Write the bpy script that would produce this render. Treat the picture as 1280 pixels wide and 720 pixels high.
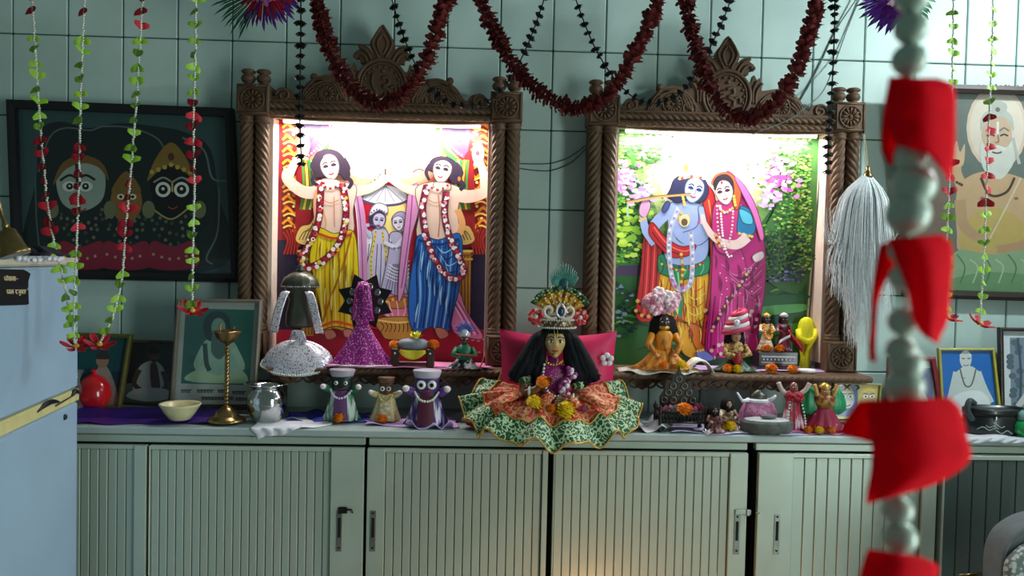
import bpy, bmesh, math, random
from math import sin, cos, pi, sqrt
from mathutils import Vector, Matrix

# ------------------------------------------------------------------ clear
for o in list(bpy.data.objects):
    bpy.data.objects.remove(o, do_unlink=True)
SC = bpy.context.scene
COL = SC.collection
random.seed(7)

# ------------------------------------------------------------------ camera
FPX = 1050.0
YAW, PITCH, ROLL = 0.0409344, 0.0316064, 0.0222230
CAM = Vector((0.0, -3.19913, 1.45))
_f = Vector((sin(YAW)*cos(PITCH), cos(YAW)*cos(PITCH), -sin(PITCH)))
_r0 = Vector((cos(YAW), -sin(YAW), 0)); _u0 = _r0.cross(_f)
_r = _r0*cos(ROLL) + _u0*sin(ROLL); _u = -_r0*sin(ROLL) + _u0*cos(ROLL)
cd = bpy.data.cameras.new('camera'); cam = bpy.data.objects.new('camera', cd); COL.objects.link(cam)
cam.matrix_world = Matrix(((_r.x, _u.x, -_f.x, CAM.x), (_r.y, _u.y, -_f.y, CAM.y), (_r.z, _u.z, -_f.z, CAM.z), (0, 0, 0, 1)))
cd.sensor_width = 36; cd.lens = FPX/1280*36; cd.clip_start = 0.02
cd.dof.use_dof = True; cd.dof.focus_distance = 2.9; cd.dof.aperture_fstop = 11.0
SC.camera = cam

# ------------------------------------------------------------------ light
SC.view_settings.view_transform = 'Standard'
SC.view_settings.look = 'None'
SC.view_settings.gamma = 1.0
SC.view_settings.use_curve_mapping = False
SC.view_settings.exposure = 0.0
W = bpy.data.worlds.new('room_ambient'); SC.world = W; W.use_nodes = True
W.node_tree.nodes['Background'].inputs['Color'].default_value = (0.56, 0.82, 0.78, 1)
W.node_tree.nodes['Background'].inputs['Strength'].default_value = 0.13
BULB = Vector((2.32, -0.98, 2.62)); BULB_POWER = 66.0     # bare LED bulb on the right wall
FILL_POWER = 74.0                                         # added fill light, set in an opening made for it in the right wall
dl = bpy.data.lights.new('doorway_daylight', 'AREA'); dl.shape = 'RECTANGLE'; dl.size = 1.0; dl.size_y = 2.0; dl.energy = FILL_POWER; dl.color = (.84, 1.0, .95)
dlo = bpy.data.objects.new('doorway_daylight', dl); COL.objects.link(dlo)
dlo.matrix_world = Matrix(((0, 0, 1, 2.58), (1, 0, 0, -3.4), (0, 1, 0, 1.02), (0, 0, 0, 1)))
TUBE_POWER = 7.8                                          # tube lights inside the two altar frames

# ------------------------------------------------------------------ pixel -> world
def ray(px, py):
    return _f + _r*((px-640)/FPX) - _u*((py-360)/FPX)
def at(px, py, Y):
    d = ray(px, py); return CAM + d*((Y-CAM.y)/d.y)
def onz(px, py, Z):
    d = ray(px, py); return CAM + d*((Z-CAM.z)/d.z)
def onplane(px, py, P0, N):
    d = ray(px, py); return CAM + d*((P0-CAM).dot(N)/d.dot(N))
def mpp(p):                       # metres per photo pixel at a point
    return (Vector(p)-CAM).dot(_f)/FPX

# ------------------------------------------------------------------ colours and materials
def lin(c):
    c = c/255.0
    return c/12.92 if c <= 0.04045 else ((c+0.055)/1.055)**2.4
def S(*c):
    return (lin(c[0]), lin(c[1]), lin(c[2]), 1.0)
MATS = {}
def M(name, c=(128,128,128), rough=.5, metal=0.0, var=.12, scale=25.0, bump=0.0, coat=0.0, emis=None, trans=0.0, spec=.5, sub=0.0, c2=None, kind='noise', thr=.5, soft=.08, aniso=None, alpha=1.0):
    if name in MATS: return MATS[name]
    m = bpy.data.materials.new(name); m.use_nodes = True
    nt = m.node_tree; N = nt.nodes; L = nt.links; b = N['Principled BSDF']
    b.inputs['Roughness'].default_value = rough; b.inputs['Metallic'].default_value = metal
    b.inputs['Specular IOR Level'].default_value = spec
    b.inputs['Coat Weight'].default_value = coat; b.inputs['Coat Roughness'].default_value = .06
    b.inputs['Transmission Weight'].default_value = trans
    b.inputs['Alpha'].default_value = alpha
    if sub: b.inputs['Subsurface Weight'].default_value = sub; b.inputs['Subsurface Radius'].default_value = (.01,.006,.004)
    tc = N.new('ShaderNodeTexCoord'); mp = N.new('ShaderNodeMapping'); L.new(tc.outputs['Object'], mp.inputs['Vector'])
    if aniso: mp.inputs['Scale'].default_value = aniso
    nz = N.new('ShaderNodeTexNoise'); nz.inputs['Scale'].default_value = scale; nz.inputs['Detail'].default_value = 4
    L.new(mp.outputs['Vector'], nz.inputs['Vector'])
    if c == 'attr':
        a = N.new('ShaderNodeAttribute'); a.attribute_name = 'Col'; base = a.outputs['Color']
    elif c2 is not None:
        if kind == 'voronoi':
            t = N.new('ShaderNodeTexVoronoi'); t.inputs['Scale'].default_value = scale; fac = t.outputs['Distance']
        elif kind == 'edge':
            t = N.new('ShaderNodeTexVoronoi'); t.feature = 'DISTANCE_TO_EDGE'; t.inputs['Scale'].default_value = scale; fac = t.outputs['Distance']
        elif kind == 'swirl':
            t = N.new('ShaderNodeTexVoronoi'); t.inputs['Scale'].default_value = scale
            w = N.new('ShaderNodeMath'); w.operation = 'MULTIPLY'; w.inputs[1].default_value = 11.0; L.new(t.outputs['Distance'], w.inputs[0])
            a2 = N.new('ShaderNodeMath'); a2.operation = 'MULTIPLY_ADD'; a2.inputs[1].default_value = 17.0; L.new(nz.outputs['Fac'], a2.inputs[0]); L.new(w.outputs[0], a2.inputs[2])
            s2 = N.new('ShaderNodeMath'); s2.operation = 'SINE'; L.new(a2.outputs[0], s2.inputs[0])
            s3 = N.new('ShaderNodeMath'); s3.operation = 'MULTIPLY_ADD'; s3.inputs[1].default_value = .5; s3.inputs[2].default_value = .5; L.new(s2.outputs[0], s3.inputs[0]); fac = s3.outputs[0]
        else:
            fac = nz.outputs['Fac']; t = None
        if kind in ('voronoi', 'edge', 'swirl'): L.new(mp.outputs['Vector'], t.inputs['Vector'])
        r = N.new('ShaderNodeValToRGB'); r.color_ramp.elements[0].position = max(0, thr-soft); r.color_ramp.elements[1].position = min(1, thr+soft)
        r.color_ramp.elements[0].color = S(*c); r.color_ramp.elements[1].color = S(*c2)
        L.new(fac, r.inputs['Fac']); base = r.outputs['Color']
    else:
        rg = N.new('ShaderNodeRGB'); rg.outputs[0].default_value = S(*c); base = rg.outputs[0]
    if var > 0:
        mr = N.new('ShaderNodeMapRange'); mr.inputs['From Min'].default_value = .3; mr.inputs['From Max'].default_value = .7
        mr.inputs['To Min'].default_value = 1-var; mr.inputs['To Max'].default_value = 1+var*.6
        L.new(nz.outputs['Fac'], mr.inputs['Value'])
        mx = N.new('ShaderNodeVectorMath'); mx.operation = 'SCALE'; L.new(base, mx.inputs[0]); L.new(mr.outputs['Result'], mx.inputs['Scale'])
        base = mx.outputs['Vector']
    L.new(base, b.inputs['Base Color'])
    if bump:
        bp = N.new('ShaderNodeBump'); bp.inputs['Strength'].default_value = bump; bp.inputs['Distance'].default_value = .002
        L.new(nz.outputs['Fac'], bp.inputs['Height']); L.new(bp.outputs['Normal'], b.inputs['Normal'])
    if emis:
        b.inputs['Emission Color'].default_value = S(*emis[:3]); b.inputs['Emission Strength'].default_value = emis[3]
    MATS[name] = m
    return m

# ------------------------------------------------------------------ mesh collector
class MB:
    def __init__(s): s.v = []; s.f = []; s.c = []; s.sm = []
    def add(s, vs, fs, col=(200,200,200), smooth=True):
        n = len(s.v); s.v += [tuple(v) for v in vs]
        for f in fs:
            s.f.append(tuple(i+n for i in f)); s.c.append(col); s.sm.append(smooth)
        return s
    def box(s, c, d, col=(200,200,200), rz=0.0, bev=0.0):
        x, y, z = d[0]/2, d[1]/2, d[2]/2
        if bev > 0:
            b = min(bev, x*.9, y*.9, z*.9); vs = []; fs = []
            bm = bmesh.new(); bmesh.ops.create_cube(bm, size=1)
            for v in bm.verts: v.co = Vector((v.co.x*2*x, v.co.y*2*y, v.co.z*2*z))
            bmesh.ops.bevel(bm, geom=list(bm.edges), offset=b, segments=1, affect='EDGES')
            bm.verts.index_update(); vs = [v.co.copy() for v in bm.verts]; fs = [[v.index for v in f.verts] for f in bm.faces]; bm.free()
        else:
            vs = [Vector((a*x, b_*y, c_*z)) for a in (-1,1) for b_ in (-1,1) for c_ in (-1,1)]
            fs = [(0,1,3,2),(4,6,7,5),(0,4,5,1),(2,3,7,6),(0,2,6,4),(1,5,7,3)]
        R = Matrix.Rotation(rz, 3, 'Z'); c = Vector(c)
        return s.add([R @ v + c for v in vs], fs, col, False)
    def lathe(s, prof, seg=24, c=(0,0,0), col=(200,200,200), fold=None, sx=1, sy=1, smooth=True, cap=True, cols=None):
        vs = []; fs = []; n = len(prof); c = Vector(c)
        for i, (r, z) in enumerate(prof):
            for k in range(seg):
                a = 2*pi*k/seg; rr = r*(fold(a, i/(n-1)) if fold else 1)
                vs.append((c.x+rr*cos(a)*sx, c.y+rr*sin(a)*sy, c.z+z))
        for i in range(n-1):
            b = len(fs)
            ring = [(i*seg+k, i*seg+(k+1) % seg, (i+1)*seg+(k+1) % seg, (i+1)*seg+k) for k in range(seg)]
            if cols: s.add([], [], col); 
            fs += ring
        k0 = len(s.f); s.add(vs, fs, col, smooth)
        if cols:
            for i in range(n-1):
                for k in range(seg): s.c[k0+i*seg+k] = cols[i]
        if cap:
            base = len(s.v)-len(vs)
            if prof[0][0] > 1e-5: s.f.append(tuple(base+k for k in reversed(range(seg)))); s.c.append(cols[0] if cols else col); s.sm.append(False)
            if prof[-1][0] > 1e-5: s.f.append(tuple(base+(n-1)*seg+k for k in range(seg))); s.c.append(cols[-1] if cols else col); s.sm.append(False)
        return s
    def ell(s, c, r, col=(200,200,200), seg=16, rings=10, rot=None):
        vs = []; fs = []; c = Vector(c)
        for i in range(1, rings):
            t = pi*i/rings
            for k in range(seg):
                a = 2*pi*k/seg; vs.append(Vector((r[0]*sin(t)*cos(a), r[1]*sin(t)*sin(a), r[2]*cos(t))))
        vs += [Vector((0,0,r[2])), Vector((0,0,-r[2]))]
        if rot is not None: vs = [rot @ v for v in vs]
        vs = [v+c for v in vs]
        for i in range(rings-2):
            for k in range(seg): fs.append((i*seg+k, (i+1)*seg+k, (i+1)*seg+(k+1) % seg, i*seg+(k+1) % seg))
        T = len(vs)-2
        for k in range(seg):
            fs.append((T, k, (k+1) % seg)); fs.append((T+1, (rings-2)*seg+(k+1) % seg, (rings-2)*seg+k))
        return s.add(vs, fs, col)
    def tube(s, pts, rad, seg=8, col=(200,200,200), closed=False, cap=True, flat=1.0):
        pts = [Vector(p) for p in pts]; n = len(pts); vs = []; fs = []
        rads = rad if isinstance(rad, (list, tuple)) else [rad]*n
        prev = None
        for i, p in enumerate(pts):
            if closed: d = pts[(i+1) % n]-pts[i-1]
            else: d = pts[min(i+1, n-1)]-pts[max(i-1, 0)]
            if d.length < 1e-9: d = Vector((0,0,1))
            d.normalize()
            if prev is None:
                a = Vector((0,0,1)) if abs(d.z) < .9 else Vector((0,1,0)); prev = d.cross(a).normalized()
            prev = (prev - d*prev.dot(d)); prev = prev.normalized() if prev.length > 1e-6 else d.orthogonal().normalized()
            q = d.cross(prev)
            for k in range(seg):
                a = 2*pi*k/seg; vs.append(p+(prev*cos(a)+q*sin(a)*flat)*rads[i])
        for i in range(n if closed else n-1):
            j = (i+1) % n
            for k in range(seg): fs.append((i*seg+k, i*seg+(k+1) % seg, j*seg+(k+1) % seg, j*seg+k))
        if cap and not closed: fs += [tuple(reversed(range(seg))), tuple((n-1)*seg+k for k in range(seg))]
        return s.add(vs, fs, col)
    def prism(s, poly, y0, y1, col=(200,200,200)):      # outline in x,z extruded along y (y0 = front)
        n = len(poly); vs = [(x, y0, z) for x, z in poly]+[(x, y1, z) for x, z in poly]
        fs = [tuple(range(n)), tuple(reversed(range(n, 2*n)))]+[(i, i+n, (i+1) % n+n, (i+1) % n) for i in range(n)]
        return s.add(vs, fs, col, False)
    def grid(s, fn, nu, nv, col=(200,200,200), cfn=None, closed=False, smooth=True):
        vs = []; fs = []; cs = []
        for j in range(nv+1):
            for i in range(nu if closed else nu+1): vs.append(fn(i/nu, j/nv))
        w = nu if closed else nu+1
        for j in range(nv):
            for i in range(nu):
                fs.append((j*w+i, j*w+(i+1) % w, (j+1)*w+(i+1) % w, (j+1)*w+i)); cs.append(cfn((i+.5)/nu, (j+.5)/nv) if cfn else col)
        k0 = len(s.f); s.add(vs, fs, col, smooth)
        for k, c in enumerate(cs): s.c[k0+k] = c
        return s
    def mesh(s, name, mat):
        me = bpy.data.meshes.new(name); me.from_pydata([tuple(v) for v in s.v], [], s.f)
        me.polygons.foreach_set('use_smooth', s.sm)
        if mat is not None and 'attr' in mat.name:
            ca = me.color_attributes.new('Col', 'FLOAT_COLOR', 'CORNER'); buf = []; cache = {}
            for f, c in zip(s.f, s.c):
                if c not in cache: cache[c] = S(*c)
                buf += list(cache[c])*len(f)
            ca.data.foreach_set('color', buf)
        if mat is not None: me.materials.append(mat)
        me.validate(); me.update()
        return me
    def build(s, name, mat, parent=None, loc=None, mods=None):
        return link(name, s.mesh(name, mat), parent, loc)

def link(name, me, parent=None, loc=None, rot=None, sc=None):
    o = bpy.data.objects.new(name, me); COL.objects.link(o)
    if parent is not None: o.parent = parent
    if loc is not None: o.location = loc
    if rot is not None: o.rotation_euler = rot
    if sc is not None: o.scale = sc if isinstance(sc, (tuple, list, Vector)) else (sc, sc, sc)
    return o
def tag(o, label, cat, group=None):
    o['label'] = label; o['category'] = cat
    if group: o['group'] = group
    return o
def thing(name, label, cat, loc=(0,0,0), rz=0.0, group=None):
    o = bpy.data.objects.new(name, None); COL.objects.link(o); o.location = loc; o.rotation_euler = (0,0,rz); o.empty_display_size = .05
    return tag(o, label, cat, group)
def structure(o): o['kind'] = 'structure'; return o
def stuff(o): o['kind'] = 'stuff'; return o
def solidify(o, t, off=0.0):
    m = o.modifiers.new('thickness', 'SOLIDIFY'); m.thickness = t; m.offset = off; return o
def cr(pts, n=6, closed=False):                       # Catmull-Rom through points of any dimension
    P = [tuple(p) for p in pts]; m = len(P); out = []
    rng = range(m) if closed else range(m-1)
    for i in rng:
        p0 = P[i-1] if (closed or i > 0) else P[0]; p1 = P[i]; p2 = P[(i+1) % m]; p3 = P[(i+2) % m] if (closed or i+2 < m) else P[-1]
        for k in range(n):
            t = k/n
            out.append(tuple(.5*((2*b)+(-a+c)*t+(2*a-5*b+4*c-d)*t*t+(-a+3*b-3*c+d)*t**3) for a, b, c, d in zip(p0, p1, p2, p3)))
    if not closed: out.append(P[-1])
    return out

WALL_Z = 3.0; CTR = 0.885; LEDGE = 1.065

# shared materials
m_attr = M('attr_matte', 'attr', .65, var=.10, scale=60)
m_attrg = M('attr_gloss', 'attr', .25, var=.06, scale=60, coat=.4)
m_attrm = M('attr_metal', 'attr', .28, metal=.9, var=.10, scale=40)
m_print = M('attr_print', 'attr', .45, var=.05, scale=30)
m_printg = M('attr_print_glazed', 'attr', .35, var=.05, scale=30, coat=.45)
m_wood = M('carved_wood', (104, 78, 58), .55, var=.35, scale=14, bump=.25, aniso=(1,1,.25), spec=.35)
m_wood_in = M('pale_inner_board', (226, 204, 190), .5, var=.06)
m_brass = M('aged_brass', (158, 130, 84), .28, metal=.95, var=.3, scale=30)
m_steel = M('polished_steel', (205, 208, 206), .13, metal=1.0, var=.08)
m_silver = M('silver_lace', (232, 226, 236), .35, metal=.35, var=.0, scale=210, c2=(130, 118, 134), kind='voronoi', thr=.66, soft=.12)
m_black = M('black_lacquer', (18, 20, 22), .35, var=.2)
m_pearl = M('pearl_bead', (222, 226, 214), .25, var=.05, coat=.3)
m_dark = M('dark_recess', (10, 11, 11), .8, var=.1)

# ------------------------------------------------------------------ setting
m_grout = M('wall_grout', (70, 88, 86), .8, var=.25, scale=30)
m_tile = M('glazed_wall_tile', (194, 217, 210), .42, var=.08, scale=5, bump=.04, coat=0, spec=.35)
m_plaster = M('painted_plaster', (205, 214, 210), .7, var=.06, scale=6)
m_floor = M('stone_floor', (150, 146, 138), .35, var=.2, scale=8)
structure(MB().box((.3, .06, WALL_Z/2), (5.6, .10, WALL_Z), rz=0).build('wall_back', m_grout))
wb = bpy.data.objects['wall_back']
bm = MB().box((0,0,0), (.1955, .012, .2955), bev=.003).mesh('tile', m_tile)
TX0, TZ0 = -1.733505, 2.250005
for j in range(-5, 3):
    for i in range(-4, 25):
        x = TX0+.2*(i+.5); z = TZ0+.3*(j+.5)
        if x > 2.44 or x < -2.4: continue
        link('tile', bm, wb, (x, .006, z))
structure(MB().box((.3, -2.0, -.05), (5.6, 4.6, .1)).build('floor', m_floor))
structure(MB().box((2.6, -1.40, WALL_Z/2), (.1, 3.0, WALL_Z)).box((2.6, -4.10, WALL_Z/2), (.1, .4, WALL_Z)).box((2.6, -3.4, 2.52), (.1, 1.0, .96)).build('wall_right', m_plaster))  # opening left in this unseen wall for the added fill light

# bare bulb on the right wall, the lamp that lights the room
lt = thing('wall_bulb', 'white LED bulb in a holder on the plain right wall', 'bulb', BULB)
MB().ell((0,0,0), (.035,.035,.045)).build('globe', M('lit_globe', (250,255,255), .3, emis=(235, 250, 255, 6.0)), lt)
MB().lathe([(.018,0),(.022,.02),(.022,.05),(.03,.055),(.03,.08)], 16, (0,0,.035)).build('holder', M('white_plastic', (225,225,220), .4), lt)
MB().tube([(0,0,.10),(.04,0,.12),(.12,0,.12),(.23,0,.12)], .012).build('bracket', MATS['white_plastic'], lt)
ld = bpy.data.lights.new('bulb_light', 'POINT'); ld.energy = BULB_POWER; ld.color = (.86, .97, 1.0); ld.shadow_soft_size = .05
lo = bpy.data.objects.new('bulb_light', ld); COL.objects.link(lo); lo.parent = lt; lo.location = (-.055,-.03,-.05)

# ------------------------------------------------------------------ worktop and cabinets
m_top = M('worktop_laminate', (176, 190, 188), .3, var=.08, scale=12)
m_slat = M('grey_green_slat', (182, 194, 180), .38, var=.10, scale=9, aniso=(1,1,.08), metal=.25, bump=.03)
m_frame = M('grey_green_frame', (186, 198, 184), .36, var=.07, scale=6, metal=.2)
m_hand = M('brushed_handle', (150, 156, 150), .3, metal=.8, var=.2, scale=30)
YF = -.42
tag(MB().box((.35, -.2225, CTR-.0125), (4.3, .425, .025), bev=.004).build('worktop', m_top), 'long pale grey worktop carrying the altar figures, above the slatted cabinets', 'worktop')
def X(px, py=640): return at(px, py, YF).x
def slats(door, xa, xb, z0, z1, n, y, m_slat=None):
    m_slat = m_slat or MATS['grey_green_slat']
    w = (xb-xa)/n; me = MB().box((0,0,0), (w-.0026, .010, z1-z0), bev=.0018).mesh('slat', m_slat)
    for i in range(n): link('slat', me, door, (xa+w*(i+.5), y, (z0+z1)/2))
def handle(door, px, py, latch=None):
    p = at(px, py, YF-.022)
    mb = MB().box((p.x, YF-.0215, p.z+.0), (.019, .003, .135), bev=.001); mb.build('handle_plate', m_hand, door)
    MB().box((p.x, YF-.0235, p.z+.012), (.009, .002, .065)).build('handle_recess', m_dark, door)
    for dz in (.06, -.055): MB().lathe([(0,.0),(.003,.0),(.003,.002),(0,.003)], 10, (0,0,0)).build('screw', m_dark, door, (p.x, YF-.0245, p.z+dz)).rotation_euler = (pi/2,0,0)
ZB, ZT = .09, CTR-.03
def cabinet(label, xa, xb, doors, panel=None, smat=None):
    t = thing('cabinet', label, 'cabinet', (0,0,0))
    MB().box(((xa+xb)/2, -.20, (ZB+ZT)/2), (xb-xa-.004, .38, ZT-ZB)).build('carcass', m_dark, t)
    MB().box(((xa+xb)/2, -.402, ZT-.012), (xb-xa-.004, .03, .024), bev=.002).build('top_rail', m_frame, t)
    MB().box(((xa+xb)/2, -.30, ZB/2), (xb-xa-.01, .16, ZB)).build('plinth', m_dark, t)
    for (da, db, sl, sr, n, hpx) in doors:
        d = MB().box(((da+db)/2, YF+.006, (ZB+ZT-.028)/2), (db-da, .012, ZT-.028-ZB), bev=.001).build('door', m_dark if smat is None else m_frame, t)  # with smat, pale backing stands in for bright reflections along the grooves
        zt = ZT-.03
        for a, b in ((da, da+sl), (db-sr, db)):
            if b-a > .002: MB().box(((a+b)/2, YF-.009, (ZB+zt)/2), (b-a, .022, zt-ZB), bev=.0015).build('stile', m_frame, d)
        MB().box(((da+sl+db-sr)/2, YF-.006, zt-.007), (db-da-sl-sr, .014, .014), bev=.001).build('rail', m_frame, d)
        slats(d, da+sl+.001, db-sr-.001, ZB, zt-.015, n, YF-.004, smat)
        for h in hpx: handle(d, *h)
    return t
xs = [X(40), X(169), X(187), X(455), X(459), X(683), X(690), X(931), X(943), X(1166), X(1173), X(1420)]
w = .0265
c1 = cabinet('slatted cabinet at the refrigerator end, its one handled door under a black hasp', xs[0], xs[3]+.002,
    [(xs[0]+.01, X(185), .002, X(185)-X(170), 11, []), (xs[2]+.004, xs[3], .002, xs[3]-X(414), 22, [(424, 664)])])
c2 = cabinet('wide two-door slatted cabinet beneath the big seated doll', xs[4], X(933),
    [(xs[4], xs[5], X(481)-xs[4], .018, 18, [(466, 664)]), (xs[6], xs[7], .004, xs[7]-X(909), 20, [(921, 668)])])
c3 = cabinet('slatted cabinet with one handled door under the round stone slab', X(942), xs[9]+.003,
    [(xs[8]+.004, xs[9], X(986)-xs[8], .05, 11, [(971, 668)])])
c4 = cabinet('slatted cabinet with wide glossy slats, a dark reflection in their colour, behind the grey chair', xs[10], xs[11],
    [(xs[10], xs[11], .008, .03, 13, [])], smat=M('glossy_slat_reflection', (96,110,106), .22, metal=.3, var=.12, scale=9, aniso=(1,1,.08)))  # dark reflection put into the slat colour, bright groove reflections into the backing
# hasp latches
p = at(428, 640, YF-.03)
h = MB().box((p.x, YF-.024, p.z+.004), (.03,.006,.022), bev=.002); h.tube([(p.x+.012,YF-.026,p.z+.006),(p.x+.03,YF-.03,p.z+.008),(p.x+.032,YF-.026,p.z-.004)], .003); h.build('hasp', m_black, [o for o in c1.children if o.name.startswith('door')][1])
p = at(931, 641, YF-.03)
h = MB().box((p.x-.004, YF-.0235, p.z), (.055,.006,.017), bev=.002).box((p.x+.012, YF-.028, p.z), (.012,.008,.022), bev=.002); h.ell((p.x+.045, YF-.024, p.z), (.007,.007,.007)); h.build('hasp', M('worn_steel', (170,176,168), .35, metal=.8), [o for o in c2.children if o.name.startswith('door')][1])
# ------------------------------------------------------------------ flat prints: coloured shapes laid over one another
class Print:
    def __init__(s, P0, N, org, step=3.5e-5):
        s.P0 = Vector(P0); s.N = Vector(N).normalized(); s.org = Vector(org); s.mb = MB(); s.k = 0; s.step = step; s.clip = None; s.gain = 1.0; s.edge = 0.0
    def _clip(s, P):
        if not s.clip: return P
        Q = s.clip; n = len(Q)
        for i in range(n):
            a, b = Q[i], Q[(i+1) % n]; out = []
            side = lambda p: (b[0]-a[0])*(p[1]-a[1])-(b[1]-a[1])*(p[0]-a[0])
            for j in range(len(P)):
                p, q = P[j-1], P[j]; sp, sq = side(p), side(q)
                if (sp >= 0) != (sq >= 0):
                    t = sp/(sp-sq); out.append((p[0]+(q[0]-p[0])*t, p[1]+(q[1]-p[1])*t))
                if sq >= 0: out.append(q)
            P = out
            if len(P) < 3: return []
        return P
    def _w(s, p):
        q = onplane(p[0], p[1], s.P0, s.N); return q - s.org + s.N*(s.k*s.step)
    def poly(s, pts, col, sm=True, n=5):
        P = s._clip(cr(pts, n, True) if sm else pts)
        if len(P) < 3: return
        s.mb.add([s._w(p) for p in P], [tuple(range(len(P)))], col, False); s.k += 1
        if s.edge and sm: s.line(list(P)+[P[0]], s.edge, tuple(int(k*.48) for k in col), False)
    def ell(s, x, y, rx, ry, col, rot=0, n=20):
        c, d = cos(rot), sin(rot)
        P = [(x+rx*cos(a)*c-ry*sin(a)*d, y+rx*cos(a)*d+ry*sin(a)*c) for a in [2*pi*i/n for i in range(n)]]
        P = s._clip(P)
        if len(P) < 3: return
        s.mb.add([s._w(p) for p in P], [tuple(range(len(P)))], col, False); s.k += 1
    def line(s, pts, w, col, sm=True, n=6):
        P = cr(pts, n) if sm and len(pts) > 2 else pts
        ws = w if isinstance(w, (list, tuple)) else [w, w]
        L, R = [], []; m = len(P)
        for i, p in enumerate(P):
            a = P[max(i-1, 0)]; b = P[min(i+1, m-1)]; dx, dy = b[0]-a[0], b[1]-a[1]; l = sqrt(dx*dx+dy*dy) or 1
            t = i/(m-1)*(len(ws)-1); j = min(int(t), len(ws)-2); ww = (ws[j]+(ws[j+1]-ws[j])*(t-j))/2
            L.append((p[0]-dy/l*ww, p[1]+dx/l*ww)); R.append((p[0]+dy/l*ww, p[1]-dx/l*ww))
        if s.clip:
            for i in range(m-1):
                q = s._clip([L[i], L[i+1], R[i+1], R[i]]) or s._clip([R[i], R[i+1], L[i+1], L[i]])
                if len(q) > 2: s.mb.add([s._w(p) for p in q], [tuple(range(len(q)))], col, False)
            s.k += 1; return
        vs = [s._w(p) for p in L]+[s._w(p) for p in R]
        s.mb.add(vs, [(i, i+1, m+i+1, m+i) for i in range(m-1)], col, False); s.k += 1
    def dots(s, pts, r, cols, n=7, step=4.0, jit=0.0, rng=None):
        P = cr(pts, 14); acc = 0; last = P[0]; i = 0; rg = rng or random
        def put(p, i):
            c = cols[i % len(cols)]; x = p[0]+rg.uniform(-jit, jit); y = p[1]+rg.uniform(-jit, jit)
            s.mb.add([s._w((x+r*cos(2*pi*k/n), y+r*sin(2*pi*k/n))) for k in range(n)], [tuple(range(n))], c, False); s.k += .12
        put(last, 0)
        for p in P[1:]:
            acc += sqrt((p[0]-last[0])**2+(p[1]-last[1])**2); last = p
            if acc >= step: acc = 0; i += 1; put(p, i)
        s.k += 1
    def spray(s, n, fx, fy, r, cols, rg, ns=5):
        for i in range(n):
            x, y = fx(rg), fy(rg); c = cols[int(rg.random()*len(cols))]; a0 = rg.uniform(0, 6.28); rr = r*rg.uniform(.5, 1.3)
            s.mb.add([s._w((x+rr*cos(a0+2*pi*k/ns)*1.2, y+rr*sin(a0+2*pi*k/ns)*.7)) for k in range(ns)], [tuple(range(ns))], c, False)
            s.k += .12
        s.k += 1
    def build(s, parent, mat=None, name='print'):
        if s.gain != 1.0: s.mb.c = [tuple(k*s.gain for k in c) for c in s.mb.c]
        return s.mb.build(name, mat or m_print, parent)

def face(p, x, y, rx, ry, skin, tilt=0.0, dark=(60,30,40), turn=0.0, lip=(200,70,80)):
    c, d = cos(tilt), sin(tilt)
    def t(u, v): return (x+u*rx*c-v*ry*d, y+u*rx*d+v*ry*c)
    p.poly([t(0,-1), t(.75,-.7), t(.95,0), t(.6,.72), t(0,1.05), t(-.6,.72), t(-.95,0), t(-.75,-.7)], skin)
    for sx in (-.42, .42):
        u = sx+turn*.25
        p.line([t(u-.28,-.28), t(u,-.42), t(u+.28,-.30)], ry*.10, dark)
        p.line([t(u-.25,-.05), t(u,-.16), t(u+.25,-.03)], ry*.17, dark)
        q = t(u, -.06); p.ell(q[0], q[1], rx*.13, ry*.10, dark, n=8)
    p.line([t(turn*.3+.03,-.1), t(turn*.45+.12,.25), t(turn*.3-.06,.3)], ry*.06, tuple(int(k*.72) for k in skin))
    p.line([t(turn*.3-.26,.52), t(turn*.3,.60), t(turn*.3+.26,.50)], ry*.11, lip)

# ------------------------------------------------------------------ carved altar frames
def rope_mesh(name, r, length, starts, lead, hand, mat, seg=24, rings=150, depth=.16):
    mb = MB(); vs = []; fs = []
    for i in range(rings+1):
        z = length*i/rings
        for k in range(seg):
            a = 2*pi*k/seg; ph = starts*(a - hand*2*pi*z/lead); rr = r*(1-depth+depth*abs(cos(ph/2))**.7*1.0)
            vs.append((rr*cos(a), rr*sin(a), z))
    for i in range(rings):
        for k in range(seg): fs.append((i*seg+k, i*seg+(k+1) % seg, (i+1)*seg+(k+1) % seg, (i+1)*seg+k))
    mb.add(vs, fs); return mb.mesh(name, mat)
COL_R = .026
ropeL = rope_mesh('column', COL_R, .725, 6, .175, 1, m_wood, 48, 170, .30)
ropeR = rope_mesh('column', COL_R, .725, 6, .175, -1, m_wood, 48, 170, .30)
beamrope = rope_mesh('rope_moulding', .0135, .80, 3, .075, 1, m_wood, 20, 260, .42)
ledgerope = rope_mesh('rope_moulding', .0125, 1.02, 3, .075, -1, m_wood, 20, 320, .42)
CREST = [(0,.345),(.022,.315),(.042,.285),(.043,.262),(.030,.238),(.052,.262),(.078,.272),(.090,.268),(.082,.255),(.100,.240),(.097,.222),(.082,.222),(.078,.205),(.060,.205),(.088,.175),(.100,.205),(.112,.188),(.124,.196),(.126,.180),(.136,.176),(.128,.150),
 (.155,.152),(.200,.158),(.240,.146),(.272,.122),(.292,.092),(.308,.078),(.322,.098),(.345,.104),(.368,.094),(.380,.075),(.408,.072),(.408,.0)]
def arc(cx, cz, r0, r1, a0, a1, n=14, y=0):
    return [(cx+(r0+(r1-r0)*i/n)*cos(a0+(a1-a0)*i/n), y, cz+(r0+(r1-r0)*i/n)*sin(a0+(a1-a0)*i/n)) for i in range(n+1)]
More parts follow.
